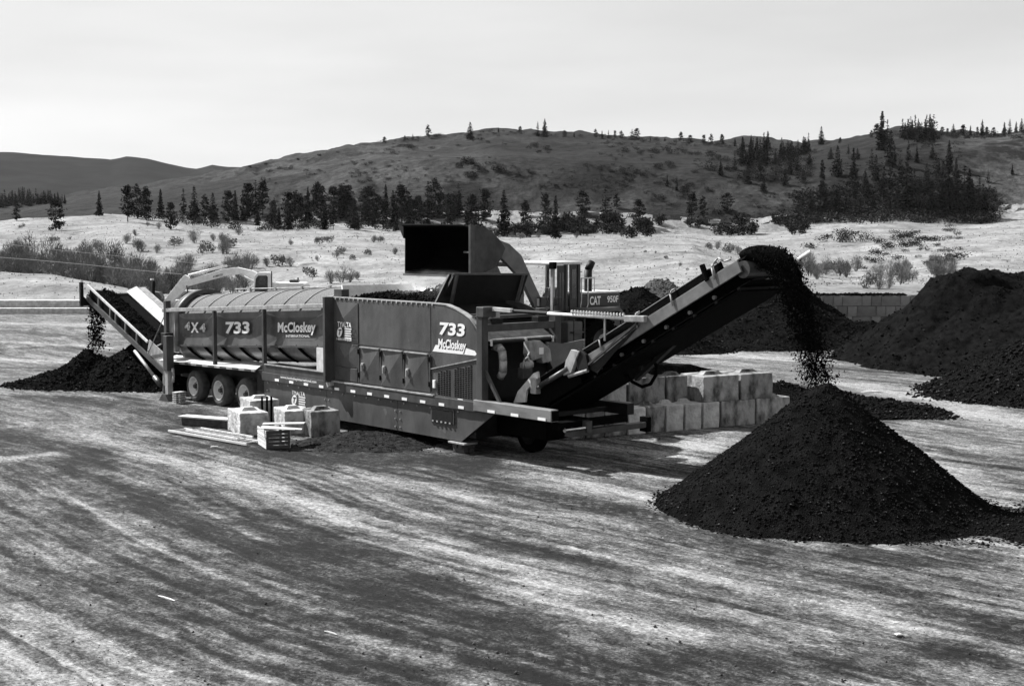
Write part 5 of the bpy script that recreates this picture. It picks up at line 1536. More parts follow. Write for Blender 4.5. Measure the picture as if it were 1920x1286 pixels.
# blocks in front of the machine
BD = Vector((.905, .425, 0)).normalized()
cA = gp(449, 818)
edge_block(cA, cA + BD * .92, 1.5, .68, 0, 351, 'whitest near concrete block beside the ladder, left of the crate', 'loose concrete blocks', CONCM, chip=.035)
cA2 = gp(462, 800)
edge_block(cA2 + Vector((0, .55, 0)), cA2 + Vector((0, .55, 0)) + BD * 1.0, 1.3, .74, 0, 352, 'near block with dark straps standing behind the whitest one', 'loose concrete blocks', CONCM, chip=.03)
b = MB()
for k in (.42, .58, .72):
    q = cA2 + Vector((0, .52, 0)) + BD * k
    b.box(q.x - .03, q.x + .03, q.y - .05, q.y - .0, .05, .86)
sb = b.build('lifting_strap', BLACK); tag(sb, 'dark straps hanging down the front of a pale block', 'strap')
cB = gp(533, 816)
edge_block(cB, cB + BD * .82, 1.2, .72, 0, 353, 'near block with a bright left end, right of the crate', 'loose concrete blocks', CONCM, chip=.035)
cC = gp(582, 820)
edge_block(cC, cC + BD * .95, 1.0, .76, 0, 354, 'darkest near block, rightmost, half covered in black compost', 'loose concrete blocks', CONC, chip=.035)

# ================================================================== RETAINING WALL far right (blocks one by one)
RWm = mat('far wall concrete', .13, .24, scale=1.2, rough=.9, bump=.3, detail=8, rnd=.25)  # the wall's own concrete tone, varied at random
rw = empty('retaining_wall', (0, 0, 0))
tag(rw, 'far retaining wall of pale square concrete blocks between two heaps', 'wall')
DWL = 85.0
kpx = F / DWL
bx_meshes = {}
for r in range(5):
    z1 = 2.20 - r * .625
    x = 1500 + (0 if r % 2 else 9); k = 0
    while x < 1700:
        w = 18 if (k + r) % 3 else 36
        X0, X1 = (x - CX) / kpx, (x + w - CX) / kpx
        key_ = (w,)
        if key_ not in bx_meshes:
            bb = MB().box(-(X1 - X0) / 2 + .015, (X1 - X0) / 2 - .015, 0, .6, .0, .60)
            bx_meshes[key_] = bb.mesh('block', RWm)
        o = link('block', bx_meshes[key_], rw)
        o.location = ((X0 + X1) / 2, DWL + .012 * ((k * 7 + r * 3) % 5), z1 - .6)
        x += w; k += 1
MB().box((1490 - CX) / kpx, (1710 - CX) / kpx, DWL + .15, DWL + .62, -1.0, 2.17).build('wall_core', CONC, rw)
b = MB()
rng = np.random.default_rng(8)
for k in range(260):
    x = rng.uniform((1500 - CX) / kpx, (1700 - CX) / kpx)
    b.octa((x, DWL + rng.uniform(.02, .6), 2.22 + rng.uniform(-.02, .1)), rng.uniform(.05, .16), 1.4, 1, .6)
b.build('soil_cap', COMPC, rw, kind='stuff')

# ================================================================== SMALL THINGS BY THE MACHINE
# aluminium extension ladder lying on the dirt
lp0, lp1 = gp(316, 812), gp(462, 838)
LD = (lp1 - lp0); LL = LD.length; la = math.atan2(LD.y, LD.x)
ALU = mat('aluminium', .55, .7, scale=6, rough=.45)
lad = empty('ladder', (lp0.x, lp0.y, .05), la)
tag(lad, 'aluminium extension ladder lying on the dirt by the pale blocks', 'ladder')
for off, x0, x1, z in ((0, 0, LL, 0), (.1, .8, LL - .55, .085)):
    for s_ in (0, .56 - off * .4):
        MB().box(x0, x1, s_ + off - .02, s_ + off + .02, z, z + .06).build('rail', ALU, lad)
    nr = int((x1 - x0) / .3)
    for k in range(nr):
        xx = x0 + .15 + k * .3
        MB().tube((xx, off, z + .038), (xx, off + .56 - off * .4, z + .038), .022, 6).build('rung', ALU, lad)
# timber beam with a plank
bp0, bp1 = gp(340, 797), gp(428, 804)
tb = empty('timber_beam', (bp0.x, bp0.y, 0), math.atan2(bp1.y - bp0.y, bp1.x - bp0.x))
tag(tb, 'long dark beam topped by a pale plank left of the white block', 'beam')
MB().box(0, 1.75, 0, .35, 0, .24).build('beam', mat('muddy beam', .02, .06, scale=5, rough=.9, bump=.4), tb, bevel=.02)
MB().box(-.12, 1.8, -.02, .42, .242, .29).build('plank', WOOD, tb, bevel=.006)
# slatted crate with boards on top
cr0 = gp(500, 843)
CD = Vector((.93, .37, 0)).normalized(); ca = math.atan2(CD.y, CD.x)
crt = empty('slatted_crate', (cr0.x, cr0.y, 0), ca)
tag(crt, 'pale slatted wooden crate with loose boards on its lid', 'crate')
cw_, cdp, chh = .66, 1.15, .52
for k in range(5):
    z = .02 + k * .105
    MB().box(-.02, .0, .0, cdp, z, z + .085).build('slat', WOOD, crt)
    MB().box(0.005, cw_, -.02, .0, z, z + .085).build('slat', WOODD, crt)  # front slats darker: the shade on that side is painted in
    MB().box(cw_, cw_ + .02, .0, cdp, z, z + .085).build('slat', WOOD, crt)
for (x, y) in ((.03, .03), (.03, cdp - .03), (cw_ - .03, .03), (cw_ - .03, cdp - .03)):
    MB().box(x - .03, x + .03, y - .03, y + .03, 0, chh).build('corner_post', WOODD, crt)
MB().box(.02, cw_ - .02, .02, cdp - .02, .0, .03).build('floor_board', WOODD, crt)
for i, (dx, dy, rz, L_, w_, zz, lb) in enumerate(((-.05, .55, .05, 1.15, .3, .545, 'upper loose board on the slatted crate, widest'), (-.22, .25, -.1, 1.1, .12, .57, 'narrow loose board at the near edge of the slatted crate'), (.05, .85, .0, 1.2, .28, .59, 'topmost loose board slanting across the slatted crate'))):
    o = MB().box(0, L_, 0, w_, 0, .022).build('loose_board', WOOD)
    p = Vector((cr0.x, cr0.y, zz)) + Matrix.Rotation(ca, 3, 'Z') @ Vector((dx, dy, 0))
    o.location = p; o.rotation_euler = (.02, .06 - .04 * i, ca - .42 + rz)
    tag(o, lb, 'board')
# pale scraps on the yard
for i, (x, y, w, d_, lb) in enumerate(((312, 1122, .5, .03, 'pale stick lying alone on the dark foreground dirt'), (402, 838, .22, .1, 'small pale scrap on the dirt below the ladder'), (1685, 1190, .12, .09, 'small pale stone alone in the right foreground'), (620, 1187, .3, .03, 'pale flat scrap in the dark foreground lane'), (1208, 797, .4, .2, 'pale rag-like scrap at the foot of the block wall'), (1635, 735, .9, .12, 'pale plank on the far yard right of the falling compost'))):
    p = gp(x, y)
    b = MB()
    n_ = 6
    b.prism([(w * .5 * math.cos(t_ * math.pi / 3) , .012 + .015 * math.sin(t_ * math.pi / 3)) for t_ in range(6)], -d_ / 2, d_ / 2)
    o = b.build('pale_scrap', WOOD, bevel=.005)
    o.location = p; o.rotation_euler = (0, 0, -.75 if i in (0, 3) else .2)
    tag(o, lb, 'scrap')

# ================================================================== LONG KERBS ON THE LEFT, POST AND WIRES
def lowkerb(x0, y0, x1, y1, depth, h, w, label):
    a, c = at(x0, y0, depth), at(x1, y1, depth)
    k = F / depth
    o = MB().box((x0 - CX) / k, (x1 - CX) / k, depth, depth + w, -.1, h).build('concrete_kerb', CONCW, bevel=.05)
    tag(o, label, 'kerb')
    return o
lowkerb(-80, 584, 300, 584, 104, .42, .8, 'nearest long pale concrete kerb along the far left yard edge')
lowkerb(-80, 570, 330, 570, 113, .55, 1.6, 'farther long pale concrete kerb beyond the dark gap at left')
o = MB().box(-37, -33.8, 118, 120, -.2, 1.1).build('utility_box', PALE, bevel=.05)
o.location = (8.6, 0, 0); tag(o, 'pale box on the kerb just left of the drum ring', 'box')
pd = 140.0
pz = terrain_z(343.0, pd)
po = MB().tube((0, 0, -.3), (0, 0, 1.9), .42, 12, .36).build('marker_post', WHITE, smooth=True)
po.location = ((343 - CX) * KX * pd, pd, float(pz)); tag(po, 'short thick pale post behind the excavator boom', 'post')
def cable(pts, label, r=.022):
    P = [at(x, y, d) for x, y, d in pts]
    b = MB()
    b.path([Vector(P[0]).lerp(P[-1], 0)] + P[1:], r, 5)
    o = b.build('overhead_wire', WHITE); tag(o, label, 'wire')
cable([(-60, 478, 120), (60, 487, 122), (160, 496, 126), (250, 506, 131), (340, 514, 139)], 'lower pale wire running down to the thick post at left')
cable([(-60, 449, 122), (100, 468, 126), (250, 483, 133), (440, 500, 145)], 'upper thin wire crossing the willow thicket at left', .014)

# ================================================================== VEGETATION
def quad_cloud(centers, sizes, rng, flat=None):
    k = len(centers)
    a = rng.normal(0, 1, (k, 3)); b_ = rng.normal(0, 1, (k, 3))
    if flat is not None:
        a[:, 2] *= flat; b_[:, 2] *= flat
    a /= np.linalg.norm(a, axis=1, keepdims=True) + 1e-9
    b_ -= a * (a * b_).sum(1, keepdims=True); b_ /= np.linalg.norm(b_, axis=1, keepdims=True) + 1e-9
    s = np.asarray(sizes)[:, None]
    v = np.stack([centers - a * s, centers - b_ * s * .55, centers + a * s, centers + b_ * s * .55], 1)
    return v.reshape(-1, 3), (np.arange(k) * 4)[:, None] + np.arange(4)[None]
def trunk_mesh(name, h, r, m=TRUNK):
    b = MB(); b.tube((0, 0, -.02), (0, 0, h * .5), r, 7, r * .7); b.tube((0, 0, h * .5), (0, 0, h), r * .7, 7, r * .12)
    return b.mesh(name, m)
def fir_mesh(seed, wid=.19, layers=22, full=1.0, gappy=.1):
    rng = np.random.default_rng(seed); C = []; Sz = []
    for i in range(layers):
        t = i / (layers - 1); z = .08 + .90 * t
        R = wid * (1 - t) ** .75 * rng.uniform(.7, 1.2) + .012
        nb = max(4, int(11 * (1 - t * .6) * full))
        ph = rng.uniform(0, 6.28)
        for k in range(nb):
            if rng.random() < gappy: continue
            an = ph + 6.283 * k / nb + rng.normal(0, .2); rr_ = R * rng.uniform(.6, 1.15)
            for q in (.3, .6, .9, 1.05):
                if rng.random() < .12: continue
                C.append((math.cos(an) * rr_ * q, math.sin(an) * rr_ * q, z - .10 * rr_ / wid * q * .35 + rng.normal(0, .008)))
                Sz.append(rng.uniform(.032, .058) * (1.15 - .55 * t))
    C.append((0, 0, .985)); Sz.append(.02)
    v, f = quad_cloud(np.array(C), Sz, rng, .55)
    return fast_mesh('crown', v, f, NEEDLE)
def pine_mesh(seed, wid=.2, base=.15, n=46):
    rng = np.random.default_rng(seed); C = []; Sz = []
    for i in range(n):
        t = rng.random() ** .8
        z = base + (1 - base - .03) * t
        R = wid * (math.sin(math.pi * (.25 + .72 * t)) ** .8) * rng.uniform(.25, 1.1)
        an = rng.uniform(0, 6.283)
        c = np.array([math.cos(an) * R, math.sin(an) * R, z])
        k = rng.integers(16, 28)
        pts = rng.normal(0, 1, (k, 3)) * np.array([.042, .042, .026]) + c
        C.extend(pts); Sz.extend(rng.uniform(.022, .046, k))
    v, f = quad_cloud(np.array(C), Sz, rng, .7)
    return fast_mesh('crown', v, f, NEEDLE)
def shrub_mesh(seed, stems=46, m=TWIG, leaf=140, spread=.42, n=760):
    """airy dome of bare twigs, unit height, many-stemmed"""
    rng = np.random.default_rng(seed); V = []; Fc = []
    lobes = [(rng.uniform(-.28, .28), rng.uniform(-.28, .28), rng.uniform(.55, 1.0)) for _ in range(5)]
    def twig(p, d_, L, w):
        pa = rng.normal(0, 1, 3); sd_ = np.cross(d_, pa); sd_ /= np.linalg.norm(sd_) + 1e-9
        k = len(V); q = p + d_ * L
        V.extend([p - sd_ * w, p + sd_ * w, q + sd_ * w * .4, q - sd_ * w * .4]); Fc.append((k, k + 1, k + 2, k + 3))
    for s_ in range(stems):
        lx, ly, lh = lobes[s_ % 5]
        p = np.array([lx * .3, ly * .3, 0]); e = np.array([lx + rng.normal(0, .13), ly + rng.normal(0, .13), lh * rng.uniform(.6, .95)])
        d_ = e - p; L = np.linalg.norm(d_); twig(p, d_ / L, L, rng.uniform(.005, .011))
    for s_ in range(n):
        lx, ly, lh = lobes[rng.integers(5)]
        q = rng.normal(0, 1, 3); q /= np.linalg.norm(q); q *= rng.random() ** .4
        c = np.array([lx, ly, lh * .58]) + q * np.array([.24, .24, lh * .42])
        d_ = q * .6 + rng.normal(0, .35, 3) + np.array([0, 0, .75]); d_ /= np.linalg.norm(d_)
        twig(c, d_, rng.uniform(.06, .17), rng.uniform(.004, .011))
    return fast_mesh('bush', np.array(V), np.array(Fc), m)
def brush_mesh(seed, m=LEAFD, n=420):
    rng = np.random.default_rng(seed); C = []; Sz = []
    for i in range(9):
        c0 = np.array([rng.uniform(-.5, .5), rng.uniform(-.35, .35), rng.uniform(.2, .62)])
        k = n // 9
        q = rng.normal(0, 1, (k, 3)); q /= np.linalg.norm(q, axis=1, keepdims=True); q *= rng.random((k, 1)) ** .33
        C.extend(q * np.array([.30, .30, .30]) + c0); Sz.extend(rng.uniform(.05, .105, k))
    C = np.array(C); C[:, 2] = np.maximum(C[:, 2], 0)
    v, f = quad_cloud(C, Sz, rng)
    return fast_mesh('bush', v, f, m)
FIRS = [fir_mesh(1, .16), fir_mesh(2, .13, 24), fir_mesh(3, .19, 20, 1.1), fir_mesh(4, .12, 18, .7, .3), fir_mesh(5, .22, 16, .9, .2)]
PINES = [pine_mesh(11, .17), pine_mesh(12, .21, .12), pine_mesh(13, .15, .2, 38), pine_mesh(14, .24, .06, 60)]
TRK = trunk_mesh('trunk', .95, .016)
WIL = [shrub_mesh(s_) for s_ in (21, 22, 23, 24, 25)]
BRU = [brush_mesh(s_) for s_ in (31, 32, 33)]
BRUT = [brush_mesh(s_, TWIG, 360) for s_ in (41, 42)]
GONE = brush_mesh(51, NEEDLE, 200)
vr = random.Random(4)
NT = 0
def tree(x, yb, hpx, kind='fir', label=None, group=None, idx=None):
    global NT
    NT += 1
    p = place(x, yb)
    h = hpx * math.hypot(p.x, p.y) / F
    crowns = FIRS if kind == 'fir' else PINES
    me = crowns[(NT * 7 + (idx or 0)) % len(crowns)] if idx is None else crowns[idx]
    root = empty('conifer_tree', p - Vector((0, 0, .01 * h)), vr.uniform(0, 6.28))
    wr_ = vr.uniform(.95, 1.6) if hpx < 40 else vr.uniform(.9, 1.2)
    root.scale = (h * wr_, h * wr_, h)
    link('trunk', TRK, root); link('crown', me, root)
    tag(root, label or 'dark conifer', 'tree', group)
    return root
def bush(x, yb, hpx, meshes, wr=1.0, label=None, group=None, name='bush', p=None):
    p = p or place(x, yb)
    h = hpx * math.hypot(p.x, p.y) / F
    o = link(name, vr.choice(meshes))
    o.location = p - Vector((0, 0, .03 * h)); o.rotation_euler = (0, 0, vr.uniform(0, 6.28)); o.scale = (h * wr, h * wr, h)
    tag(o, label, 'bush', group)
    return o

# conspicuous single trees
for (x, y, h, k, i, lb) in [
    (105, 433, 58, 'pine', 3, 'broad lone pine standing out on the pale field at far left'),
    (187, 405, 45, 'fir', 0, 'slim lone conifer on the field crest right of the broad pine'),
    (32, 415, 26, 'pine', 1, 'small lone conifer at the far left field edge'),
    (945, 443, 86, 'fir', 0, 'tall conifer just right of the raised loader bucket'),
    (1042, 447, 80, 'fir', 1, 'dense tall conifer standing lowest on the field, above the loader cab'),
    (985, 432, 56, 'pine', 0, 'rounded conifer between the two tallest ones above the loader'),
    (1023, 425, 62, 'pine', 2, 'conifer half hidden behind the dense tall one'),
    (1092, 404, 45, 'pine', 3, 'small bushy conifer on the slope above the loader exhaust'),
    (1135, 428, 76, 'fir', 4, 'wide spreading fir with open branches above the conveyor'),
    (1156, 391, 28, 'pine', 1, 'little conifer just above the wide spreading fir'),
    (1198, 424, 50, 'pine', 3, 'flat-topped pine right of the spreading fir'),
    (1297, 412, 52, 'pine', 0, 'left one of two conifers on the slope above the conveyor'),
    (1318, 412, 42, 'pine', 1, 'right one of two conifers on the slope above the conveyor'),
    (1363, 398, 36, 'pine', 3, 'bushy conifer alone on the bare slope right of centre'),
    (1537, 273, 34, 'fir', 2, 'lone conifer on the skyline saddle between the two hills'),
    (1540, 402, 98, 'fir', 1, 'tallest slim fir on the right slope, left edge of the dark stand'),
    (1518, 406, 46, 'fir', 0, 'short fir at the left foot of the tallest slim fir'),
    (1598, 348, 66, 'fir', 1, 'narrow fir on the right hillside, right of a shorter pair'),
    (1568, 332, 56, 'fir', 2, 'fir on the right hillside below the lone skyline conifer'),
    (1650, 282, 70, 'fir', 1, 'tallest skyline tree, on the right hill'),
    (1660, 276, 50, 'fir', 3, 'thin tree leaning close to the tallest skyline tree'),
    (1667, 312, 64, 'fir', 2, 'fir just below the tallest skyline tree'),
    (1776, 318, 52, 'fir', 0, 'fir on the bare right slope above the dark stand'),
    (804, 260, 24, 'pine', 1, 'rounded leafy tree on the left skyline of the big hill'),
    (882, 262, 32, 'fir', 2, 'solitary skyline fir left of the hill summit'),
    (1008, 257, 28, 'fir', 3, 'left tree of the ragged pair right of the summit'),
    (1021, 258, 34, 'fir', 0, 'right tree of the ragged pair right of the summit'),
    (320, 431, 50, 'pine', 3, 'broad dark pine nearest the front of the left tree row'),
    (365, 416, 66, 'fir', 2, 'tallest fir in the left part of the valley tree row'),
]:
    tree(x, y, h, k, lb, None, i)
# rows and stands
VG = 'valley tree row behind the pale field'
VL = 'dark conifer in the dense valley row behind the pale field'
ORD = ['first', 'second', 'third', 'fourth', 'fifth', 'sixth', 'seventh', 'eighth', 'ninth', 'tenth']; NLOOSE = 0
for (x, y, h) in [(240, 416, 66), (258, 410, 62), (275, 414, 62), (302, 407, 50), (345, 403, 48), (384, 416, 48), (400, 415, 52), (428, 416, 58), (442, 413, 54), (456, 416, 56)]:
    tree(x, y, h, vr.choice(['fir', 'pine']), ORD[NLOOSE] + ' conifer from the left in the loose left end of the valley tree row', VG); NLOOSE += 1
for i in range(60):
    x = 466 + i * 7.6 + vr.uniform(-9, 9)
    tree(x, vr.uniform(402, 434) + (4 if x > 850 else 0), vr.uniform(28, 72) * (1.0 if x < 760 else .92), vr.choice(['fir', 'pine', 'pine']), VL, VG)
SG, SL = 'small skyline conifers on the big hill', 'small dark conifer on the long skyline of the big hill'
for (x, h) in [(722, 13), (760, 10), (775, 12), (935, 9), (975, 13), (1058, 12), (1076, 10), (1116, 17), (1128, 14), (1140, 16), (1152, 16), (1164, 16), (1184, 20), (1193, 22), (1218, 10), (1245, 9), (1275, 20), (1292, 16), (1318, 18), (1331, 20), (1352, 22), (1376, 16)]:
    tree(x, float(Y_H(x)) + 4, h, vr.choice(['fir', 'pine']), SL, SG)
CG, CL = 'dense conifer stand on the hill saddle', 'dark conifer in the dense stand on the saddle right of the big hill'
for i in range(52):
    x = vr.uniform(1384, 1515)
    y = vr.uniform(float(Y_H(x)) + 4, 278 + 52 * (1 - abs(x - 1430) / 110))
    tree(x, y, vr.uniform(20, 38), 'fir', CL, CG)
RG, RL = 'conifers along the right skyline', 'dark conifer along the right-hand skyline ridge'
for i in range(14):
    x = 1690 + i * 4.4 + vr.uniform(-2, 2); tree(x, vr.uniform(256, 268), vr.uniform(28, 46), 'fir', RL, RG)
for x, h in [(1572, 12), (1762, 14), (1772, 12), (1783, 20), (1801, 20), (1815, 18), (1828, 16), (1837, 28), (1845, 16), (1858, 14), (1878, 22), (1888, 26), (1900, 20), (1910, 24), (1918, 28), (1630, 14), (1640, 24)]:
    tree(x, float(Y_H(x)) + 5, h, vr.choice(['fir', 'pine']), RL, RG)
DG, DL = 'dark conifer stand low on the right slope', 'dark conifer in the stand low on the right slope'
for (x, y, h) in [(1568, 402, 52), (1586, 405, 40), (1610, 405, 46), (1636, 402, 44), (1660, 400, 52), (1682, 402, 60), (1698, 398, 100), (1722, 402, 66), (1745, 402, 58), (1762, 404, 78), (1776, 404, 92), (1792, 404, 76), (1806, 405, 88), (1820, 406, 66), (1834, 408, 74), (1846, 408, 48), (1640, 340, 48), (1632, 320, 40), (1480, 328, 40), (1492, 322, 32), (1516, 312, 24), (1605, 300, 20), (1685, 330, 36), (1350, 330, 26), (1376, 320, 30), (1400, 345, 34), (1470, 350, 30), (1505, 345, 26), (1250, 350, 22), (1268, 360, 26), (1620, 362, 44), (1655, 362, 46), (1735, 352, 44), (1758, 345, 40), (1700, 300, 34), (1716, 306, 30), (1745, 300, 26), (1850, 345, 22), (1895, 330, 18), (1860, 380, 26), (1430, 360, 26), (1555, 300, 22), (1588, 290, 18), (1690, 375, 60), (1712, 372, 54), (1735, 380, 62), (1765, 370, 66), (1790, 376, 60), (1815, 380, 60), (1650, 378, 50), (1625, 380, 44), (1600, 378, 46), (1752, 330, 40), (1790, 345, 44), (1668, 345, 44)]:
    tree(x, y, h, 'fir', DL, DG)
LG, LLb = 'far forest edge at left', 'tiny conifer in the far dark forest edge at the left picture edge'
for i in range(34):
    x = -6 + i * 3.9 + vr.uniform(-1.5, 1.5)
    tree(x, 386 - .02 * x + vr.uniform(-5, 3), vr.uniform(20, 34) * (1.1 - x / 260), 'fir', LLb, LG)
for i, (x, y) in enumerate([(470, 312), (500, 308), (560, 298), (600, 290)]):
    bush(x, y + 3, 5, BRU, 1.2, 'tiny skyline bush on the left shoulder of the big hill', 'tiny skyline bushes')

# brush on the hills: reads as masses, joined
def mesh_arrays(me):
    v = np.zeros(len(me.vertices) * 3, np.float32); me.vertices.foreach_get('co', v)
    f = np.zeros(len(me.loops), np.int32); me.loops.foreach_get('vertex_index', f)
    return v.reshape(-1, 3), f.reshape(-1, 4)
BRUS = [brush_mesh(s_, LEAFD, 108) for s_ in (61, 62, 63)]
ARR = {m_: mesh_arrays(m_) for m_ in BRU + BRUT + WIL + BRUS}
def brush_mass(name, label, items, m_):
    V, Fc, k = [], [], 0
    for (x, y, h, meshes, wr) in items:
        p = place(x, y); hh = h * math.hypot(p.x, p.y) / F
        v, f = ARR[vr.choice(meshes)]
        a = vr.uniform(0, 6.28); c_, s_ = math.cos(a), math.sin(a)
        q = np.stack([(v[:, 0] * c_ - v[:, 1] * s_) * hh * wr + p.x, (v[:, 0] * s_ + v[:, 1] * c_) * hh * wr + p.y, v[:, 2] * hh + p.z - .05 * hh], -1)
        V.append(q); Fc.append(f + k); k += len(q)
    o = link(name, fast_mesh(name, np.concatenate(V), np.concatenate(Fc), m_))
    tag(o, label, 'brush', kind='stuff')
    return o
spots = [(760, 275, 14), (775, 276, 16), (745, 272, 10), (690, 308, 10), (670, 308, 9), (880, 330, 22), (884, 305, 26), (860, 312, 14), (900, 318, 20), (925, 318, 24), (945, 322, 22), (965, 330, 16), (1000, 275, 16), (1015, 280, 18), (1030, 282, 12), (1105, 312, 14), (1125, 314, 14), (1140, 314, 12), (1170, 322, 18), (1190, 324, 18), (1210, 326, 16), (1235, 312, 16), (1250, 310, 18), (1268, 340, 14), (1180, 282, 16), (1200, 284, 16), (1225, 284, 18), (1250, 284, 20), (1275, 284, 18), (1300, 288, 20), (1325, 290, 22), (1350, 296, 22), (1290, 356, 22), (1280, 364, 18), (1330, 356, 12), (1230, 372, 20), (1345, 398, 24), (1020, 350, 14), (1050, 348, 12), (1330, 316, 26), (1365, 320, 24), (1395, 330, 30), (1420, 334, 30), (1450, 334, 28)]
items = [(x + vr.uniform(-9, 9), y + 3 + vr.uniform(-4, 4), h * vr.uniform(.4, .7), BRUS, 1.35) for (x, y, h) in spots for _ in range(4)]
for i in range(1100):
    x = vr.uniform(480, 1800); yh = float(Y_H(x)); y = yh + 6 + 120 * vr.random() ** 1.2
    if float(fbm(np.array([x / 90.0]), np.array([y / 22.0]), 63, 3)[0]) < -.05: continue
    items.append((x, y, vr.uniform(2.5, 7.5), BRUS, vr.uniform(1.1, 2.6)))
for i in range(90):
    x = vr.uniform(700, 1500); items.append((x, float(Y_H(x)) + vr.uniform(1, 6), vr.uniform(3, 8), BRUS, 1.6))
for i in range(60):
    x = vr.uniform(1700, 1930); items.append((x, vr.uniform(252, 262) if x > 1750 else vr.uniform(255, 275), vr.uniform(5, 11), BRUS, 1.5))
for i in range(420):
    t_ = vr.random(); x = 1495 + 370 * t_; items.append((x, vr.uniform(338 + 60 * abs(t_ - .55), 420), vr.uniform(11, 24), BRUS, 1.5))
for i in range(120):
    x = vr.uniform(1380, 1520); items.append((x, vr.uniform(284, 340), vr.uniform(7, 14), BRUS, 1.4))
for i in range(120):
    x = vr.uniform(215, 960); items.append((x, float(Y_C(x)) + vr.uniform(-3, 7), vr.uniform(8, 20), BRUS, 1.3))
brush_mass('hillside_brush', 'dark brush patches spread over the hillsides', items, LEAFD)
items = []
for i in range(230):
    t_ = vr.random(); x = 1530 + 270 * t_ + vr.uniform(-20, 20); y = 425 + 70 * abs(vr.gauss(0, .5)) + (45 if t_ < .35 else 0) * vr.random()
    if float(fbm(np.array([x / 40.0]), np.array([y / 14.0]), 64, 3)[0]) < -.08: continue
    items.append((x, min(y, 505), vr.uniform(7, 17), BRUS, 1.7))
brush_mass('knoll_brush', 'grey-dark scrub scattered over the knoll above the far wall', items, mat('knoll scrub', .012, .034, scale=.5, rough=.9, spec=.05))
BB, BBL = 'brush belt at the foot of the slope', 'dark leafless bush in the brush belt at the foot of the slope'
for i in range(60):
    x = vr.uniform(960, 1520); bush(x, vr.uniform(424, 447) - max(0, x - 1330) * .04, vr.uniform(16, 34), BRU, 1.0, BBL, BB)
for i in range(34):
    x = vr.uniform(1510, 1790); bush(x, vr.uniform(508, 532), vr.uniform(24, 40), WIL, .9, 'pale leafless willow bush in front of the knoll', 'knoll willows')
for (x, y, h) in [(1632, 541, 36), (1650, 543, 26), (1668, 542, 24), (1385, 478, 20), (1365, 474, 22), (1345, 468, 18), (1330, 466, 14)]:
    bush(x, y, h, BRUT + WIL, .9, 'leafless bush on the pale grass above the far wall and conveyor', 'bushes on the pale grass')
# willow thicket in the gully at left
WG, WLb = 'gully willow thicket', 'grey leafless willow in the gully thicket at left'
for i in range(130):
    x = vr.uniform(-25, 470)
    yb = float(np.interp(x, [-25, 100, 200, 330, 470], [506, 522, 545, 556, 545])) - abs(vr.gauss(0, 16))
    d_ = vr.uniform(152, 205)
    p = Vector(((x - CX) * KX * d_, d_, float(terrain_z(x, d_))))
    if x > 260 and vr.random() < .35: continue
    bush(x, yb, vr.uniform(34, 66) * (.85 if x > 300 else 1), WIL, 1.0, WLb, WG, p=p)
for i in range(16):
    x = vr.uniform(0, 460); bush(x, vr.uniform(455, 482), vr.uniform(16, 30), WIL + BRUT, .9, WLb, WG)
FG, FLb = 'scattered field bushes', 'small dark bush scattered on the pale field'
for (x, y, h) in [(418, 456, 22), (447, 441, 18), (400, 452, 16), (298, 430, 14), (277, 424, 10), (252, 441, 12), (255, 443, 8), (45, 426, 8), (38, 428, 7), (105, 452, 10), (130, 450, 8), (365, 451, 8), (600, 458, 18), (618, 455, 16), (630, 484, 16), (637, 476, 18), (565, 428, 14), (545, 460, 14), (700, 455, 16), (712, 454, 14), (690, 478, 14), (740, 478, 16), (660, 487, 12), (595, 490, 12), (520, 498, 26), (545, 500, 22), (500, 500, 20), (640, 530, 34), (620, 532, 30), (655, 530, 30), (670, 525, 20), (580, 520, 24), (715, 452, 10), (975, 447, 14), (1010, 446, 16), (960, 446, 12), (1080, 446, 14), (1190, 446, 12), (1165, 444, 14), (1250, 486, 8), (1275, 500, 10), (1210, 474, 6), (1230, 476, 6), (530, 545, 20), (480, 548, 16), (1290, 508, 7)]:
    bush(x, y, h, BRUT + WIL, .95, FLb, FG)

# grass tufts (uncountable)
rng = np.random.default_rng(99)
k = 9000
px_ = rng.uniform(-80, 2000, k); d_ = 100 * (4.2 ** rng.random(k))
d_ = np.maximum(d_, D_E(px_) + 2)
z_ = terrain_z(px_, d_)
C = np.stack([(px_ - CX) * KX * d_, d_, z_], -1)
s_ = rng.uniform(.05, .16, k) * (d_ / 150) ** .5
an = rng.uniform(0, 3.14, k)
dx = np.stack([np.cos(an), np.sin(an), np.zeros(k)], -1) * s_[:, None]
lean = rng.normal(0, .3, (k, 3)) * s_[:, None]; lean[:, 2] = s_ * rng.uniform(.5, 1.1, k)
v = np.stack([C - dx * .6, C + dx * .6, C + lean + dx * .5, C + lean - dx * .5], 1).reshape(-1, 3)
tf = link('grass_tufts', fast_mesh('grass_tufts', v, (np.arange(k) * 4)[:, None] + np.arange(4)[None], mat('dry grass blades', .16, .30, scale=.6, rough=.95, spec=.05)))
tag(tf, 'short dry grass tufts over the pale field', 'grass', kind='stuff')
# crumbs and gravel over the yard (uncountable)
k = 24000
aa = rng.uniform(-.38, .38, k); r_ = 14 * (4.2 ** rng.random(k))
X_, Y_ = r_ * np.sin(aa), r_ * np.cos(aa)
sz = rng.uniform(.004, .011, k) * (1 + 1.6 * (rng.random(k) < .03))
P_ = np.stack([X_, Y_, .01 + 0 * X_], -1)
yc = link('yard_crumbs', pieces_mesh('yard_crumbs', P_, sz, mat('yard crumb', .01, .12, scale=1.2, rough=.95, spec=0), rng, .8))
tag(yc, 'fine crumbs and gravel strewn over the yard', 'gravel', kind='stuff')

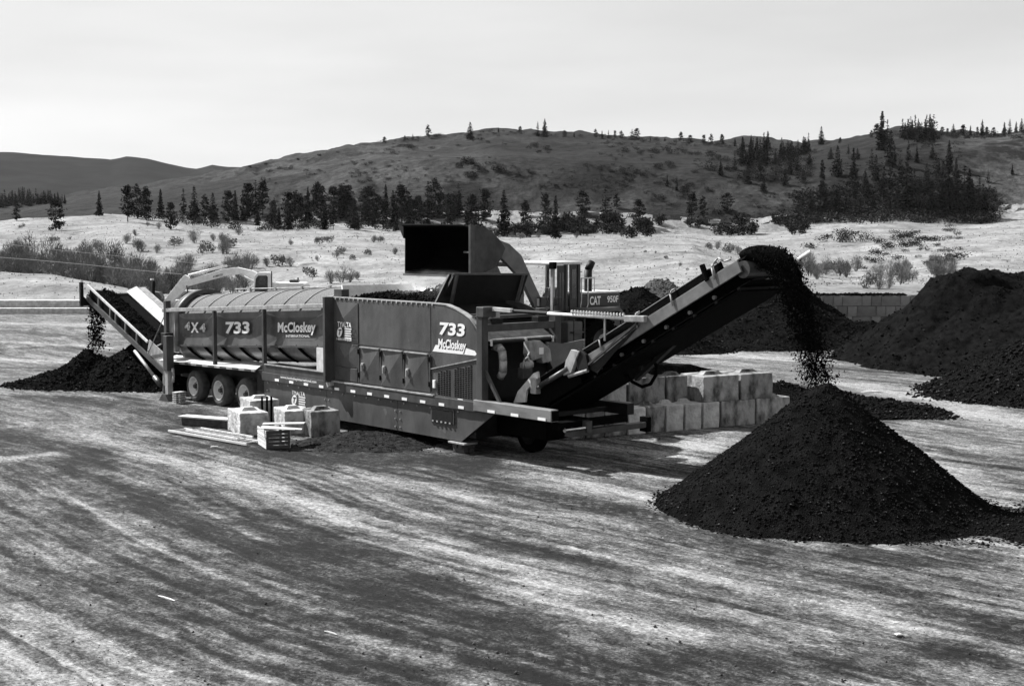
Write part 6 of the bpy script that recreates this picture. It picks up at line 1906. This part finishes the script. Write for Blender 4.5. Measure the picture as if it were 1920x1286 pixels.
# ================================================================== STEAM over the hopper
sm = bpy.data.materials.new('steam'); sm.use_nodes = True
n, l = sm.node_tree.nodes, sm.node_tree.links
for q in list(n):
    if q.type == 'BSDF_PRINCIPLED': n.remove(q)
pv = n.new('ShaderNodeVolumePrincipled'); pv.inputs['Color'].default_value = (.95, .95, .95, 1); pv.inputs['Anisotropy'].default_value = .2
tcn = n.new('ShaderNodeTexCoord')
nz_ = n.new('ShaderNodeTexNoise'); nz_.inputs['Scale'].default_value = 1.1; nz_.inputs['Detail'].default_value = 5; nz_.inputs['Distortion'].default_value = .8
l.new(tcn.outputs['Object'], nz_.inputs['Vector'])
rp_ = n.new('ShaderNodeMapRange'); rp_.inputs[1].default_value = .46; rp_.inputs[2].default_value = .72; rp_.inputs[3].default_value = 0; rp_.inputs[4].default_value = 0.75
l.new(nz_.outputs['Fac'], rp_.inputs[0])
gd = n.new('ShaderNodeTexGradient'); gd.gradient_type = 'SPHERICAL'
mpn = n.new('ShaderNodeMapping'); mpn.inputs['Scale'].default_value = (1 / 3.0, 1 / 1.6, 1 / .62)
l.new(tcn.outputs['Object'], mpn.inputs[0]); l.new(mpn.outputs[0], gd.inputs[0])
mm = n.new('ShaderNodeMath'); mm.operation = 'MULTIPLY'
l.new(rp_.outputs[0], mm.inputs[0]); l.new(gd.outputs['Fac'], mm.inputs[1])
l.new(mm.outputs[0], pv.inputs['Density'])
l.new(pv.outputs[0], n['Material Output'].inputs['Volume'])
b = MB(); b.box(-3.0, 3.0, -1.6, 1.6, -.85, .9)
so = b.build('steam', sm); so.location = ML(10.0, 1.6, 4.36); so.rotation_euler = (0, 0, ANG)
tag(so, 'white steam drifting off the compost in the hopper', 'steam', kind='stuff')

# ================================================================== AIR
HAZE_D = 0.000012
hz = bpy.data.materials.new('haze'); hz.use_nodes = True
n, l = hz.node_tree.nodes, hz.node_tree.links
for q in list(n):
    if q.type == 'BSDF_PRINCIPLED': n.remove(q)
pv = n.new('ShaderNodeVolumePrincipled'); pv.inputs['Color'].default_value = (.9, .9, .9, 1); pv.inputs['Density'].default_value = HAZE_D
l.new(pv.outputs[0], n['Material Output'].inputs['Volume'])
b = MB(); b.box(-5000, 6000, -300, 7000, -160, 520)
ho = b.build('haze', hz); tag(ho, 'thin pale haze in the air over the whole valley', 'haze', kind='stuff')
